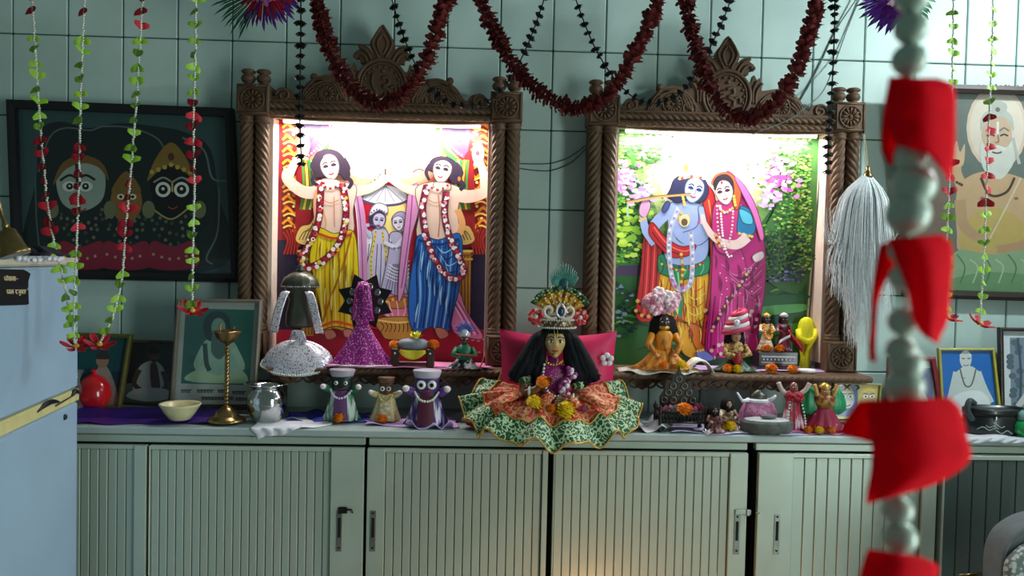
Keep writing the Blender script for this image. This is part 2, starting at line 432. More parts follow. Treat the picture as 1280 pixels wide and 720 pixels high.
def rosette(mb, cx, cz, r, y, n=12):
    mb.tube([(cx+r*cos(2*pi*i/24), y, cz+r*sin(2*pi*i/24)) for i in range(24)], r*.1, 6, closed=True)
    for i in range(n):
        a = 2*pi*i/n; mb.tube([(cx+r*.28*cos(a), y, cz+r*.28*sin(a)), (cx+r*.6*cos(a), y-.003, cz+r*.6*sin(a)), (cx+r*.86*cos(a), y, cz+r*.86*sin(a))], [r*.05, r*.12, r*.09], 6)
    mb.ell((cx, y, cz), (r*.18, .008, r*.18), seg=10, rings=6)
def altar_frame(cx, label, l0=-.5225):
    t = thing('carved_altar_frame', label, 'altar frame', (cx, 0, LEDGE))
    YC = -.115; BW = .116
    for s in (-1, 1):
        xc = s*.4535
        MB().box((xc, YC+.02, .058), (BW, .11, .116), bev=.004).build('base_block', m_wood, t)
        mb = MB(); rosette(mb, xc, .058, .040, YC-.037, 12); 
        for a, b in (((xc-.05,.008),(xc+.05,.008)), ((xc-.05,.108),(xc+.05,.108)), ((xc-.05,.008),(xc-.05,.108)), ((xc+.05,.008),(xc+.05,.108))):
            mb.tube([(a[0], YC-.036, a[1]), (b[0], YC-.036, b[1])], .0035, 6)
        mb.build('carved_panel', m_wood, t)
        MB().box((xc, YC+.02, .943), (BW, .11, .110), bev=.004).build('top_block', m_wood, t)
        mb = MB(); rosette(mb, xc, .943, .040, YC-.037, 12)
        for a, b in (((xc-.05,.895),(xc+.05,.895)), ((xc-.05,.991),(xc+.05,.991)), ((xc-.05,.895),(xc-.05,.991)), ((xc+.05,.895),(xc+.05,.991))):
            mb.tube([(a[0], YC-.036, a[1]), (b[0], YC-.036, b[1])], .0035, 6)
        mb.build('carved_panel', m_wood, t)
        for q, me in ((-1, ropeL), (1, ropeR)):
            x = xc+q*.0275
            link('column', me, t, (x, YC, .138))
            mb = MB().lathe([(.028,0),(.030,.004),(.030,.010),(.025,.013),(.028,.018),(.026,.023)], 20, (x, YC, .116)); mb.build('column_foot', m_wood, t)
            mb = MB().lathe([(.026,0),(.030,.008),(.026,.013),(.030,.018),(.030,.026)], 20, (x, YC, .862)); mb.build('column_cap', m_wood, t)
            MB().lathe([(.016,0),(.020,.004),(.012,.008),(.022,.014),(.027,.026),(.022,.037),(.013,.041),(.024,.046),(.027,.052),(.020,.058),(.0,.062)], 18, (x, YC+.01, .998)).build('finial', m_wood, t)
        # inner cheek and outer side of the box
        MB().box((s*.398, -.052, .46), (.016, .100, .86)).build('inner_cheek', m_wood_in, t)
        MB().box((s*.470, -.050, .50), (.06, .09, .80)).build('side_board', m_wood, t)
    MB().box((0, -.009, .47), (.80, .014, .90)).build('back_board', m_wood_in, t)
    MB().box((0, YC+.02, .9185), (.795, .075, .061), bev=.003).build('beam', m_wood, t)
    MB().box((0, -.045, .905), (.79, .09, .012)).build('top_board', m_wood_in, t)
    for z in (.900, .926):
        o = link('rope_moulding', beamrope, t, (-.40, YC-.019, z)); o.rotation_euler = (0, pi/2, 0)
    # crest
    half = [(a, b) for a, b in CREST]; poly = [(-a, b) for a, b in reversed(half) if a > 0]+half
    pl = cr(poly, 4, True)
    cz0 = .885
    MB().prism([(a, b+cz0+.0) for a, b in pl if True], YC-.006, YC+.022).build('crest', m_wood, t)
    yb = YC-.008; mb = MB()
    def tb(pts, r): mb.tube([(x, yb, z+cz0) for x, z in cr(pts, 5)], r, 6)
    for s in (-1, 1):
        tb([(s*.005,.335),(s*.030,.295),(s*.034,.268),(s*.012,.225)], [.003,.006,.006,.006,.003][0]+.002)
        tb([(s*.0,.310),(s*.016,.285),(s*.016,.262),(s*.002,.235)], .0045)
        tb([(s*.085,.262),(s*.060,.250),(s*.042,.225),(s*.035,.205)], .0055)
        tb([(s*.096,.235),(s*.075,.238),(s*.058,.222),(s*.050,.200)], .0055)
        tb([(s*.088,.228),(s*.094,.236),(s*.100,.228),(s*.092,.220)], .005)
        tb([(s*.112,.182),(s*.098,.150),(s*.098,.10)], .005)
        tb([(s*.132,.174),(s*.112,.145),(s*.108,.10)], .005)
        for k in range(4):
            d = k*.017
            tb([(s*(.112+d*.6),.060+d*.3),(s*(.125+d),.105+d*.5),(s*(.165+d),.138-d*.1),(s*(.215+d*.9),.140-d*.5),(s*(.255+d*.6),.112-d*.8)][:5-(k > 2)], .0052)
        for k in range(4):
            d = k*.014
            tb([(s*(.245-d*.2),.135-d),(s*(.272-d*.5),.105-d*.5),(s*(.290-d*.6),.068),(s*(.296-d*.9),.048)], .0048)
        rosette(mb, s*.200, cz0+.090, .036, yb, 14)
        mb.tube([(x, yb, z+cz0) for x, _, z in arc(s*.140, .072, .030, .006, (pi if s > 0 else 0), (pi if s > 0 else 0)+(-1 if s > 0 else 1)*3.6*pi/1.3, 22)], .0055, 6)
        mb.tube([(x, yb, z+cz0) for x, _, z in arc(s*.352, .080, .026, .005, (0 if s > 0 else pi), (0 if s > 0 else pi)+(1 if s > 0 else -1)*2.8*pi, 22)], .005, 6)
        mb.ell((s*.246, YC+.008, cz0+.152), (.014,.014,.014), seg=10, rings=8)
        for k in range(5): mb.ell((s*(.31+.018*k), yb, cz0+.058-.002*k), (.007,.006,.007), seg=8, rings=6)
    ov = lambda rx, rz, n=32: [(rx*cos(2*pi*i/n), yb, cz0+.125+rz*sin(2*pi*i/n)) for i in range(n)]
    mb.tube(ov(.088,.094), .0075, 8, closed=True); mb.tube(ov(.074,.080), .004, 6, closed=True)
    for i in range(18):
        a = 2*pi*i/18; mb.ell((.064*cos(a), yb, cz0+.125+.068*sin(a)), (.006,.005,.006), seg=6, rings=5)
    tb([(-.030,.168),(-.034,.130),(-.018,.098),(-.028,.082)], .0065); tb([(.0,.150),(.022,.155),(.026,.132),(.005,.122),(.028,.108),(.020,.082),(-.006,.084)], .0065); tb([(.03,.118),(.048,.122),(.05,.10)], .005)
    mb.ell((.004, yb, cz0+.176), (.008,.006,.007), seg=8, rings=6)
    mb.build('crest_carving', m_wood, t)
    # ledge and apron
    MB().box(((l0+.5225)/2, -.125, -.012), (.5225-l0, .236, .024), bev=.003).build('ledge', m_wood, t)
    o = link('rope_moulding', ledgerope, t, (l0+.006, -.245, -.012), None, (1, 1, (.5165-l0)/1.02)); o.rotation_euler = (0, pi/2, 0)
    xa = -.50 if l0 < -.45 else -.36
    ap = [(xa,-.024),(.50,-.024),(.50,-.045)]+[(x, -.052-.016*cos(20*pi*x)) for x in [.48-.02*q for q in range(int((.48-xa)/.02)+1)]]+[(xa,-.045)]
    MB().prism([(a, b) for a, b in ap], -.205, -.190).build('apron', m_wood, t)
    mb = MB()
    for k in range(10):
        x = -.45+.1*k
        if x-.05 < xa-.01: continue
        mb.tube([(x+.045*u, -.207, -.045+.014*sin(u*pi)) for u in [-1+.2*i for i in range(11)]], .004, 6)
        mb.tube([(x+.045*u, -.207, -.045-.014*sin(u*pi)) for u in [-1+.2*i for i in range(11)]], .004, 6)
    mb.build('apron_carving', m_wood, t)
    for s in (-1, 1): MB().box((s*.44 if s > 0 or l0 < -.45 else -.36, -.085, -.100), (.03, .13, .150), bev=.003).build('bracket', m_wood, t)
    # tube light behind the beam
    tl = MB().tube([(-.36,0,0),(.36,0,0)], .011, 12).build('light_tube', M('lit_tube', (255,255,255), .4, emis=(255, 248, 240, 5.0)), t, (0, -.072, .884))
    a = bpy.data.lights.new('tube_glow', 'AREA'); a.shape = 'RECTANGLE'; a.size = .72; a.size_y = .02; a.energy = TUBE_POWER; a.color = (1, .95, .92)
    ao = bpy.data.objects.new('tube_glow', a); COL.objects.link(ao); ao.parent = t; ao.location = (0, -.080, .868)
    ao.rotation_euler = (math.radians(12), 0, 0)
    return t
AF1 = altar_frame(-.362, 'carved wooden altar frame lit over the print of two dancing men in yellow and blue', -.372)
AF2 = altar_frame(.900, 'carved wooden altar frame lit over the garden print of a flute-playing couple')

# ---- print 1: two dancers with raised arms
PY = -.0175
def print1():
    p = Print((0, PY, 0), (0,-1,0), AF1.location); rg = random.Random(3)
    R = lambda x0, y0, x1, y1, c: p.poly([(x0,y0),(x1,y0),(x1,y1),(x0,y1)], c, False)
    R(345,140,622,470,(150,18,40))
    R(345,400,622,470,(178,16,50))
    R(345,300,398,412,(34,24,56)); R(566,310,622,412,(36,26,62))
    # printed glow behind the heads, with the tube light's white-out painted in
    for i, c in enumerate([(176,30,40),(205,70,60),(228,128,96),(242,176,140),(250,214,184),(253,236,218),(255,248,240)]):
        k = 1-i*.105
        p.poly([(480-122*k,150),(480+122*k,150),(480+112*k,150+70*k),(480+70*k,150+118*k),(480,150+128*k),(480-70*k,150+118*k),(480-112*k,150+70*k)], c)
    p.poly([(398,150),(566,150),(556,168),(482,172),(408,168)], (255,250,246))
    # carved gold columns and drapes on both sides
    for sx, x0 in ((1, 352), (-1, 611)):
        f = lambda d: x0+sx*d
        p.poly([(f(0),150),(f(26),150),(f(24),300),(f(0),300)], (120,22,26), False)
        for k in range(9):
            y = 160+k*15
            p.line([(f(1),y),(f(8),y-5),(f(16),y+2),(f(22),y-4)], 3.2, (232,150,30)); p.line([(f(2),y+5),(f(10),y+2),(f(20),y+6)], 2.4, (255,206,90))
            p.ell(f(6+(k % 3)*5), y+9, 3.2, 2.6, (196,88,24), n=9); p.ell(f(15-(k % 2)*6), y+8, 1.8, 1.8, (255,226,130), n=8)
        p.poly([(f(26),152),(f(62),152),(f(54),172),(f(40),188),(f(28),196)], (94,62,104)); p.poly([(f(28),152),(f(50),152),(f(44),168),(f(34),178)], (62,40,84))
        p.line([(f(62),152),(f(56),170),(f(42),188),(f(28),198)], 5, (206,64,96)); p.dots([(f(62),152),(f(56),170),(f(42),188),(f(28),198)], 1.2, [(255,220,220)], step=4)
        p.line([(f(64),160),(f(58),182),(f(44),198),(f(28),206)], 6, (66,160,60)); p.line([(f(68),164),(f(60),188),(f(46),206),(f(28),214)], 4, (236,224,80))
        p.poly([(f(20),196),(f(34),204),(f(38),262),(f(28),300),(f(18),300)], (150,26,34))
        for k, c in enumerate([(70,150,60),(232,210,80),(62,140,66),(250,226,120)]): p.line([(f(26+k*4),200),(f(28+k*4.4),235),(f(24+k*3.8),262)], 3, c)
        for k in range(5): p.line([(f(2+k*4),290-k*3),(f(8+k*3),300),(f(3+k*4),318)], 2.4, (170,40,30))
        # short gold pillar topped with a bird shape
        p.poly([(f(22),312),(f(42),312),(f(40),420),(f(24),420)], (198,140,50), False)
        for k in range(4): p.line([(f(26+k*4),318),(f(26+k*4),418)], 1.4, (120,74,24), False)
        for k in range(3): p.line([(f(20),314+k*5),(f(44),314+k*5)], 2.6, [(255,214,110),(150,96,36),(236,180,70)][k], False)
        p.poly([(f(18),300),(f(24),284),(f(36),280),(f(42),266),(f(38),258),(f(46),262),(f(47),280),(f(44),300),(f(30),306)], (240,206,120)); 
        for k in range(4): p.line([(f(22+k*4),300),(f(28+k*4),290-k*2),(f(38),288-k*3)], 1.2, (120,80,40))
    for y in (416, 424, 438): 
        for k in range(5): p.ell(588+k*7-y % 5, y+k % 3, 2.6, 1.2, (232,150,170), n=7)
    p.edge = 1.1
    # red arch in the middle
    p.poly([(446,246),(462,240),(472,230),(482,226),(492,230),(504,240),(518,246),(522,300),(520,400),(442,400),(440,300)], (206,20,52))
    p.line([(446,246),(462,238),(472,228),(482,222),(492,228),(504,238),(518,246)], 5, (252,232,226)); p.dots([(424,256),(446,240),(470,224),(482,212),(494,224),(518,240),(536,252)], 1.2, [(96,70,60),(150,110,80)], step=4)
    p.line([(482,212),(482,226)], 2, (70,50,50), False)
    p.ell(490,272,25,25,(250,196,90)); p.ell(490,272,21,21,(255,226,140))
    # canopy
    p.poly([(452,250),(462,238),(482,231),(502,238),(513,249),(500,254),(482,256),(464,255)], (236,232,240)); p.line([(452,250),(466,255),(482,257),(500,255),(513,249)], 3, (90,70,110))
    for k in range(5): p.line([(482,232),(460+k*11,252)], .9, (150,140,170), False)
    # couple under the canopy, pale lilac
    lil, dl, wh = (206,198,226), (96,84,130), (240,236,246)
    p.poly([(466,288),(482,286),(488,310),(484,350),(482,378),(462,380),(450,372),(456,340),(460,310)], lil)
    p.poly([(452,302),(462,288),(466,300),(458,330),(448,332)], wh)
    for k in range(5): p.line([(462+k*5,305),(458+k*6,340),(456+k*6,376)], 1.1, dl)
    p.line([(470,290),(464,330),(468,362),(478,364),(484,330),(478,290)], 3, (232,206,90)); p.dots([(470,290),(464,330),(468,362),(478,364),(484,330),(478,290)], .9, [(110,80,40)], step=4)
    p.ell(472,274,11,12,(60,48,84)); face(p,474,276,8,9.5,(214,206,234),.1,(50,40,80)); p.poly([(462,270),(466,258),(474,254),(484,258),(484,268),(474,263)], wh); p.dots([(462,268),(472,262),(484,267)], 1.2, [(120,100,150)], step=3)
    p.line([(446,280),(464,281),(482,285)], 1.6, dl); p.line([(464,296),(456,284),(462,281)], [5,4], lil)
    p.poly([(488,292),(502,292),(508,312),(512,345),(516,384),(500,388),(474,384),(480,345),(486,315)], (190,180,214))
    for k in range(8): p.line([(492+k*1.5,330),(483+k*3.6,360),(478+k*5,384)], 1.0, dl)
    for k in range(5): p.line([(486-k,330+k*4),(498,336+k*4),(512,326+k*5)], 1.1, wh)
    p.poly([(490,276),(496,266),(506,266),(512,280),(514,302),(508,300),(502,288)], (170,158,200)); face(p,498,279,7.5,9,(232,222,240),-.15,(50,40,80)); p.line([(504,298),(494,308),(480,302)], [6,4], (226,218,240)); p.dots([(488,300),(496,312),(505,300)], 1, [wh, dl], step=3)
    # lotus basket at their feet
    p.poly([(472,372),(484,366),(498,370),(514,366),(524,374),(518,392),(500,398),(480,394)], (226,120,150)); p.poly([(482,374),(498,370),(514,374),(508,384),(490,385)], (196,120,50)); p.dots([(484,377),(498,373),(512,377)], 1.8, [(240,190,80),(170,90,40)], step=3.4)
    for k in range(5): p.line([(476+k*10,376),(480+k*9,388),(488+k*5,397)], 1.6, (250,180,200))
    p.poly([(472,398),(526,398),(520,418),(512,424),(486,424),(478,418)], (196,146,60)); 
    for k in range(9): p.line([(475+k*5.6,401),(480+k*5,408),(476+k*5.6,415)], 1.2, (96,60,30))
    p.line([(472,400),(498,403),(526,400)], 2.4, (246,208,110))
    # ---- dancer on the viewer's left
    sk, skd = (240,204,186), (196,128,106)
    p.line([(444,232),(452,270),(454,330),(456,400)], [8,10,11,12], (216,150,196)); p.line([(446,240),(452,290),(455,396)], 1.4, (156,80,140)); p.line([(442,240),(448,290),(450,396)], 1.4, (246,214,234))
    p.line([(438,240),(462,236),(486,222)], [14,11,9], sk)
    p.poly([(392,230),(410,226),(430,228),(446,234),(442,262),(440,292),(398,292),(400,262)], sk)
    p.line([(402,240),(380,240),(360,224),(362,212)], [17,15,13,12], sk); p.line([(361,222),(368,206),(379,190)], [12,10,8], sk)
    p.poly([(374,194),(372,182),(376,172),(380,176),(384,170),(388,180),(386,192),(380,198)], sk); p.line([(374,197),(386,199)], 3, (238,206,150), False)
    p.line([(404,262),(408,280),(402,292)], 2, (238,170,100)); p.line([(434,250),(436,270),(434,290)], 2, skd)
    p.poly([(392,206),(396,192),(410,187),(424,191),(433,203),(438,218),(432,226),(424,218),(402,222),(394,220)], (52,38,56))
    p.line([(396,196),(391,208),(396,216),(391,226),(397,232)], [5,6,4], (52,38,56)); p.line([(430,198),(436,210),(433,220),(440,228),(436,236)], [5,6,4], (52,38,56))
    face(p,413,209,12,16,sk,-.22,(52,36,56)); p.line([(394,216),(398,206),(404,196)], 3, (52,38,56)); p.line([(411,196),(413,204)], 1.4, (240,200,150), False)
    p.poly([(404,224),(424,226),(424,234),(404,234)], sk)
    # yellow garment
    p.poly([(398,286),(418,292),(440,288),(447,310),(449,360),(447,404),(440,416),(418,410),(404,416),(402,390),(394,350),(388,320)], (234,206,20))
    for k in range(9):
        x = 396+k*5.6; p.line([(x+2,296),(x-1+k*.3,340),(x+1,376),(x+4-k*.4,410)], [1,2.2,1.4], [(176,132,10),(255,238,110),(204,150,16)][k % 3])
    p.line([(440,290),(430,330),(414,372),(404,402)], 2.6, (190,120,20)); p.line([(402,408),(420,402),(446,408)], 3.2, (226,90,30)); p.line([(400,414),(420,408),(447,413)], 1.6, (150,40,30))
    p.poly([(406,414),(416,412),(421,420),(410,424)], skd); p.poly([(430,412),(440,412),(442,420),(432,421)], skd)
    for k in range(18): x = 402+(k*17 % 43); y = 302+(k*29 % 80); p.line([(x,y),(x-1.5,y+10),(x-1,y+22)], [.4,2,.4], [(150,104,6),(255,244,150),(196,96,10)][k % 3])
    p.line([(399,292),(418,298),(440,293)], 3, (206,60,40)); p.line([(396,238),(394,260),(398,288)], 3.5, (226,160,130)); p.line([(418,246),(419,284)], 1.2, (206,140,116), False); p.line([(404,250),(414,254),(424,250)], 1.2, (206,140,116))
    # flower garland
    gl = [(402,228),(401,252),(398,280),(388,304),(378,322),(382,334),(398,330),(416,316),(428,296),(433,270),(432,248),(428,230)]
    p.line(gl, 9, (120,20,40)); p.dots(gl, 3.0, [(250,236,232),(226,80,90),(255,250,240),(240,200,70),(250,236,232),(170,30,50)], step=4, jit=2.2, rng=rg); p.dots(gl, 1.6, [(196,40,60),(250,250,250),(120,20,40)], step=5, jit=3, rng=rg)
    p.dots([(402,230),(413,236),(426,231)], 1.6, [(170,40,50),(250,240,230)], step=3)
    # ---- dancer on the viewer's right
    p.poly([(512,238),(524,232),(524,262),(514,300),(506,360),(498,376),(500,330),(506,280)], (214,140,190)); p.line([(516,240),(512,290),(502,360)], 1.4, (150,70,130))
    p.poly([(560,372),(572,360),(584,390),(602,416),(600,424),(580,420),(566,412)], (218,130,180))
    for k in range(4): p.line([(564+k*3,376),(576+k*3,396),(586+k*4,418)], 1.6, [(250,200,225),(150,60,120)][k % 2])
    p.line([(528,240),(508,236),(486,222)], [14,10,8], sk)
    p.poly([(520,236),(540,228),(560,230),(576,238),(572,266),(572,298),(524,298),(524,266)], sk)
    p.line([(566,242),(586,246),(606,240),(607,228)], [18,16,13,12], sk); p.line([(606,236),(604,216),(598,198)], [12,10,8], sk)
    p.poly([(592,202),(590,190),(594,180),(600,178),(605,188),(604,200),(598,206)], sk); p.line([(592,206),(604,207)], 4, (240,232,236), False); p.ell(597,192,2.6,3.4,(200,70,90))
    p.line([(572,262),(578,280),(572,298)], 8, (236,170,110)); p.line([(548,244),(550,270),(548,296)], 1.6, skd)
    p.poly([(536,212),(540,200),(554,196),(568,202),(576,216),(574,228),(566,230),(560,222),(542,216)], (52,38,60))
    p.line([(570,204),(577,216),(573,224),(580,232),(575,238)], [5,6,4], (52,38,60)); p.line([(538,206),(533,216),(537,226)], [5,5,3], (52,38,60))
    face(p,553,213,12,16,sk,.18,(52,36,56),-.3); p.line([(538,212),(544,202),(556,199),(566,206),(571,220)], 4, (52,38,60)); p.poly([(544,228),(562,230),(562,238),(544,236)], sk)
    p.ell(574,224,2,3,(214,110,60))
    # blue garment
    p.poly([(524,294),(548,300),(574,292),(578,320),(574,360),(566,392),(560,414),(540,408),(522,416),(512,400),(512,360),(518,320)], (36,104,190))
    for k in range(13):
        x = 522+k*4.2; p.line([(x+2,300),(x-1,336),(522+k*3.8,372),(518+k*3.6,410)], [1,2.4,1.6], [(14,44,112),(122,186,240),(20,70,150)][k % 3])
    for k in range(5): p.line([(545+k*3,306+k*6),(556+k*2,316+k*8),(573,304+k*11)], [.5,1.8,.6], [(150,206,250),(12,44,116)][k % 2])
    for k in range(20): x = 522+(k*17 % 44); y = 306+(k*29 % 76); p.line([(x,y),(x-2,y+11),(x-4+(x-522)*.06,y+24)], [.4,2.2,.4], [(10,34,96),(170,216,252),(16,60,140)][k % 3])
    p.line([(523,300),(548,306),(574,299)], 3, (20,50,120)); p.line([(536,250),(545,254),(556,250)], 1.2, (206,140,116))
    p.poly([(544,410),(556,411),(561,419),(550,423)], skd)
    gl = [(534,232),(529,256),(530,280),(536,306),(546,328),(560,346),(574,348),(580,336),(572,318),(562,296),(556,268),(558,240)]
    p.line(gl, 9, (110,30,60)); p.dots(gl, 2.9, [(250,240,240),(230,150,170),(255,252,250),(190,50,80)], step=4, jit=2.2, rng=rg); p.dots(gl, 1.5, [(150,30,60),(255,255,255)], step=5, jit=3, rng=rg)
    p.dots([(534,232),(548,238),(560,232)], 1.7, [(170,60,70),(250,240,230)], step=3)
    p.line([(460,196),(468,199),(480,197)], 1.4, (150,110,100)); p.line([(516,216),(524,212),(530,214)], 2, (120,70,60))
    return p.build(AF1)
print1()

# ---- print 2: couple with a flute in a garden
def print2():
    p = Print((0, PY, 0), (0,-1,0), AF2.location); rg = random.Random(9)
    p.poly([(766,150),(1026,158),(1003,470),(760,470)], (58,120,52), False)
    # sky glow, hills, lawn, water
    for i, c in enumerate([(132,176,96),(190,206,140),(226,220,190),(246,238,224),(255,250,244)]):
        k = 1-i*.13; p.poly([(880-100*k,152),(905+100*k,156),(890+90*k,160+70*k),(880+60*k,160+130*k),(880,160+150*k),(880-60*k,160+130*k),(880-80*k,160+70*k)], c)
    p.poly([(764,332),(850,330),(1010,338),(1008,362),(880,366),(764,352)], (70,54,92), False)
    p.poly([(764,344),(900,350),(1008,356),(1004,470),(762,470)], (34,98,44), False)
    for k in range(26):
        x = rg.uniform(764, 990); y = rg.uniform(360, 450); p.line([(x,y),(x+14,y-4),(x+34,y+1)], [1,3.5,1], [(86,170,66),(22,70,40),(120,196,90),(40,120,56)][k % 4])
    for k in range(5): p.poly([(940+k*8,372+k*12),(1006-k,368+k*12),(1004-k,376+k*13),(950,382+k*12)], [(30,110,60),(104,190,110),(24,84,60),(70,160,80),(40,120,50)][k])
    # foliage, left
    G = [(30,86,34),(70,150,50),(120,190,70),(22,60,30),(160,210,90),(88,166,60)]
    p.poly([(764,152),(806,152),(800,190),(790,216),(796,250),(786,300),(764,330)], (52,110,40))
    p.spray(900, lambda r: 764+abs(r.gauss(0, 22)), lambda r: r.uniform(152, 330), 2.0, G, rg)
    p.spray(150, lambda r: r.gauss(816, 8), lambda r: r.uniform(154, 205), 2.2, [(50,100,40),(110,160,80),(30,70,30)], rg)
    p.spray(80, lambda r: r.gauss(778, 10), lambda r: r.gauss(222, 12), 3.4, [(206,120,196),(232,160,220),(170,90,180),(250,200,240)], rg)
    p.spray(50, lambda r: r.gauss(800, 10), lambda r: r.gauss(240, 8), 3.6, [(190,170,226),(214,190,240),(160,140,206)], rg)
    p.spray(50, lambda r: r.gauss(782, 12), lambda r: r.gauss(290, 14), 4.5, [(170,220,60),(140,200,60),(200,236,90)], rg)
    p.spray(70, lambda r: r.gauss(776, 10), lambda r: r.uniform(350, 420), 3, [(20,50,60),(40,90,70),(120,150,170),(16,40,40)], rg)
    # foliage, right
    p.poly([(985,158),(1026,158),(1010,350),(960,352),(950,300),(972,250),(968,200)], (56,112,44))
    p.spray(1200, lambda r: 1012-abs(r.gauss(0, 26)), lambda r: r.uniform(160, 340), 1.9, G+[(200,206,110),(96,120,40)], rg)
    p.spray(260, lambda r: r.gauss(972, 16), lambda r: r.uniform(158, 225), 1.7, [(40,70,30),(80,110,50),(150,170,110)], rg)
    p.spray(90, lambda r: r.gauss(972, 9), lambda r: r.gauss(222, 12), 3.4, [(226,90,190),(240,130,210),(200,60,160),(250,180,230)], rg)
    p.spray(40, lambda r: r.gauss(958, 8), lambda r: r.gauss(246, 9), 3.4, [(220,190,236),(200,160,220)], rg)
    p.spray(320, lambda r: r.gauss(980, 15), lambda r: r.uniform(290, 342), 2.0, [(20,56,30),(46,96,44),(90,140,60),(30,40,70)], rg)
    p.spray(40, lambda r: r.uniform(945, 1004), lambda r: r.gauss(346, 4), 2.4, [(96,90,150),(60,50,100),(140,130,180)], rg)
    p.edge = 1.1
    # ---- flute player
    sk, skd = (168,186,240), (84,98,180)
    red = (206,26,36)
    p.poly([(806,284),(822,286),(826,330),(818,392),(806,402),(794,392),(800,340)], red)
    for k in range(5): p.line([(806+k*4,292),(804+k*4,340),(800+k*4,394)], 1.6, [(130,10,20),(240,90,90)][k % 2])
    p.dots([(796,376),(806,384),(818,378)], 2.6, [(230,190,90),(60,20,30),(120,30,30)], step=4); p.dots([(794,388),(806,396),(818,390)], 2.4, [(230,190,90),(60,20,30)], step=4)
    # lower garment
    p.poly([(826,330),(848,336),(876,330),(886,352),(882,388),(876,420),(870,446),(852,440),(846,410),(838,404),(824,402),(818,382),(822,350)], (240,178,22))
    for k in range(12):
        x = 822+k*5; p.line([(x+2,342+k % 3*4),(x-2+k*.4,372),(x+3,400+k*2)], [1,2.6,1], [(206,60,20),(255,228,80),(190,110,10)][k % 3])
    for k in range(6): p.line([(858,358+k*10),(868,364+k*10),(880,356+k*10)], [.5,1.8,.5], [(214,80,20),(255,226,90)][k % 2])
    p.line([(820,400),(836,405),(846,400)], 3.4, (206,120,40)); p.poly([(842,400),(856,402),(862,420),(872,440),(884,436),(880,410)], (226,120,30))
    # green sash
    p.poly([(824,318),(850,326),(882,318),(884,340),(866,346),(848,350),(830,344),(822,338)], (24,140,92)); 
    for k in range(6): p.line([(824+k*10,322),(828+k*10,334),(824+k*10,343)], 1.4, [(8,80,60),(96,206,150)][k % 2])
    p.line([(846,336),(848,364),(846,398)], [7,9,11], (40,150,90)); p.line([(846,340),(848,366),(845,398)], 2, (160,220,160)); p.line([(841,396),(852,398)], 3, (220,60,50), False)
    for k in range(22): x = 824+(k*19 % 52); y = 348+(k*31 % 66); p.line([(x,y),(x+2,y+8),(x+1,y+18)], [.5,2,.5], [(170,50,10),(255,236,110),(120,60,10)][k % 3])
    # torso and arms
    p.poly([(834,258),(856,250),(882,262),(884,292),(880,324),(850,332),(830,322),(834,290)], sk)
    p.line([(838,262),(822,276),(812,292),(816,304)], [14,14,12,10], sk); p.line([(818,304),(806,288),(802,266)], [12,10,8], sk)
    p.poly([(798,268),(800,254),(808,248),(812,258),(806,272)], (226,170,214)); p.dots([(799,276),(807,272)], 2, [(240,200,90)], step=3)
    p.poly([(872,258),(886,266),(888,290),(874,306),(852,304),(844,294),(866,286),(872,276)], sk); p.line([(872,300),(856,300),(842,286),(840,268)], [13,11,9,7], sk); p.dots([(838,276),(847,272)], 2, [(240,200,90)], step=3); p.dots([(872,278),(886,282)], 2, [(200,90,160),(250,220,240)], step=3)
    # red scarf
    p.poly([(814,278),(830,296),(850,308),(868,306),(862,318),(840,322),(822,308),(810,292)], red); p.line([(816,284),(832,304),(852,314),(866,310)], 1.8, (250,110,100)); p.line([(814,290),(830,310),(848,318)], 1.6, (120,8,18))
    p.poly([(874,234),(890,240),(894,280),(892,350),(890,410),(880,430),(876,420),(884,360),(886,300)], (214,40,40)); p.line([(884,250),(890,300),(888,400)], 1.8, (250,150,90))
    p.dots([(880,388),(886,396),(882,408),(886,420)], 3, [(230,190,110),(60,20,30),(140,40,40)], step=4)
    # garland and ornaments
    gl = [(846,262),(836,290),(836,330),(842,356),(852,362),(862,352),(864,322),(862,290)]
    p.line(gl, 6, (206,206,236)); p.dots(gl, 1.8, [(255,255,255),(160,160,210)], step=3, jit=1, rng=rg); p.dots([(838,350),(846,360),(858,358)], 2.6, [(190,110,190),(230,170,220)], step=4)
    p.dots([(850,266),(854,282),(860,268)], 2.0, [(240,200,90),(150,100,30)], step=3); p.dots([(850,318),(852,338),(850,352)], 2.2, [(240,206,90),(170,110,20)], step=3.6); p.dots([(826,330),(850,338),(880,328)], 1.6, [(240,206,90),(200,50,60)], step=4)
    p.ell(854,276,7,8,(240,220,160)); p.ell(854,278,4,4.5,(110,80,60))
    # head with hair, crown
    p.poly([(836,238),(842,224),(858,218),(876,222),(884,236),(880,250),(870,254),(862,250),(846,254),(838,250),(832,246)], (44,44,84))
    face(p,866,238,12.5,15.5,(186,200,246),.25,(44,44,96),.2); p.poly([(848,224),(852,208),(858,214),(866,204),(872,212),(880,208),(880,224),(866,222)], (246,226,190)); p.dots([(848,224),(864,221),(880,224)], 2, [(230,170,90),(200,60,80),(255,240,220)], step=3.4); p.ell(856,210,3,5,(214,150,60)); p.dots([(852,246),(854,256)], 2, [(240,200,90)], step=3)
    p.line([(782,254),(820,247),(862,243)], 3.0, (214,170,110)); p.line([(782,252),(820,245.5),(862,242)], 1.0, (120,80,40)); p.line([(784,256),(783,266),(785,274)], 2.4, (170,206,190)); p.poly([(826,262),(832,252),(836,256),(830,266)], (70,80,150))
    # ---- companion in magenta
    mg, md, ml = (196,14,126), (120,4,84), (240,110,190)
    p.poly([(906,216),(918,222),(932,240),(944,270),(954,310),(954,360),(946,410),(940,440),(890,446),(880,436),(884,390),(892,340),(904,300),(920,260)], mg)
    p.poly([(892,296),(914,300),(930,330),(930,400),(914,442),(884,440),(886,390),(888,340)], (214,34,140))
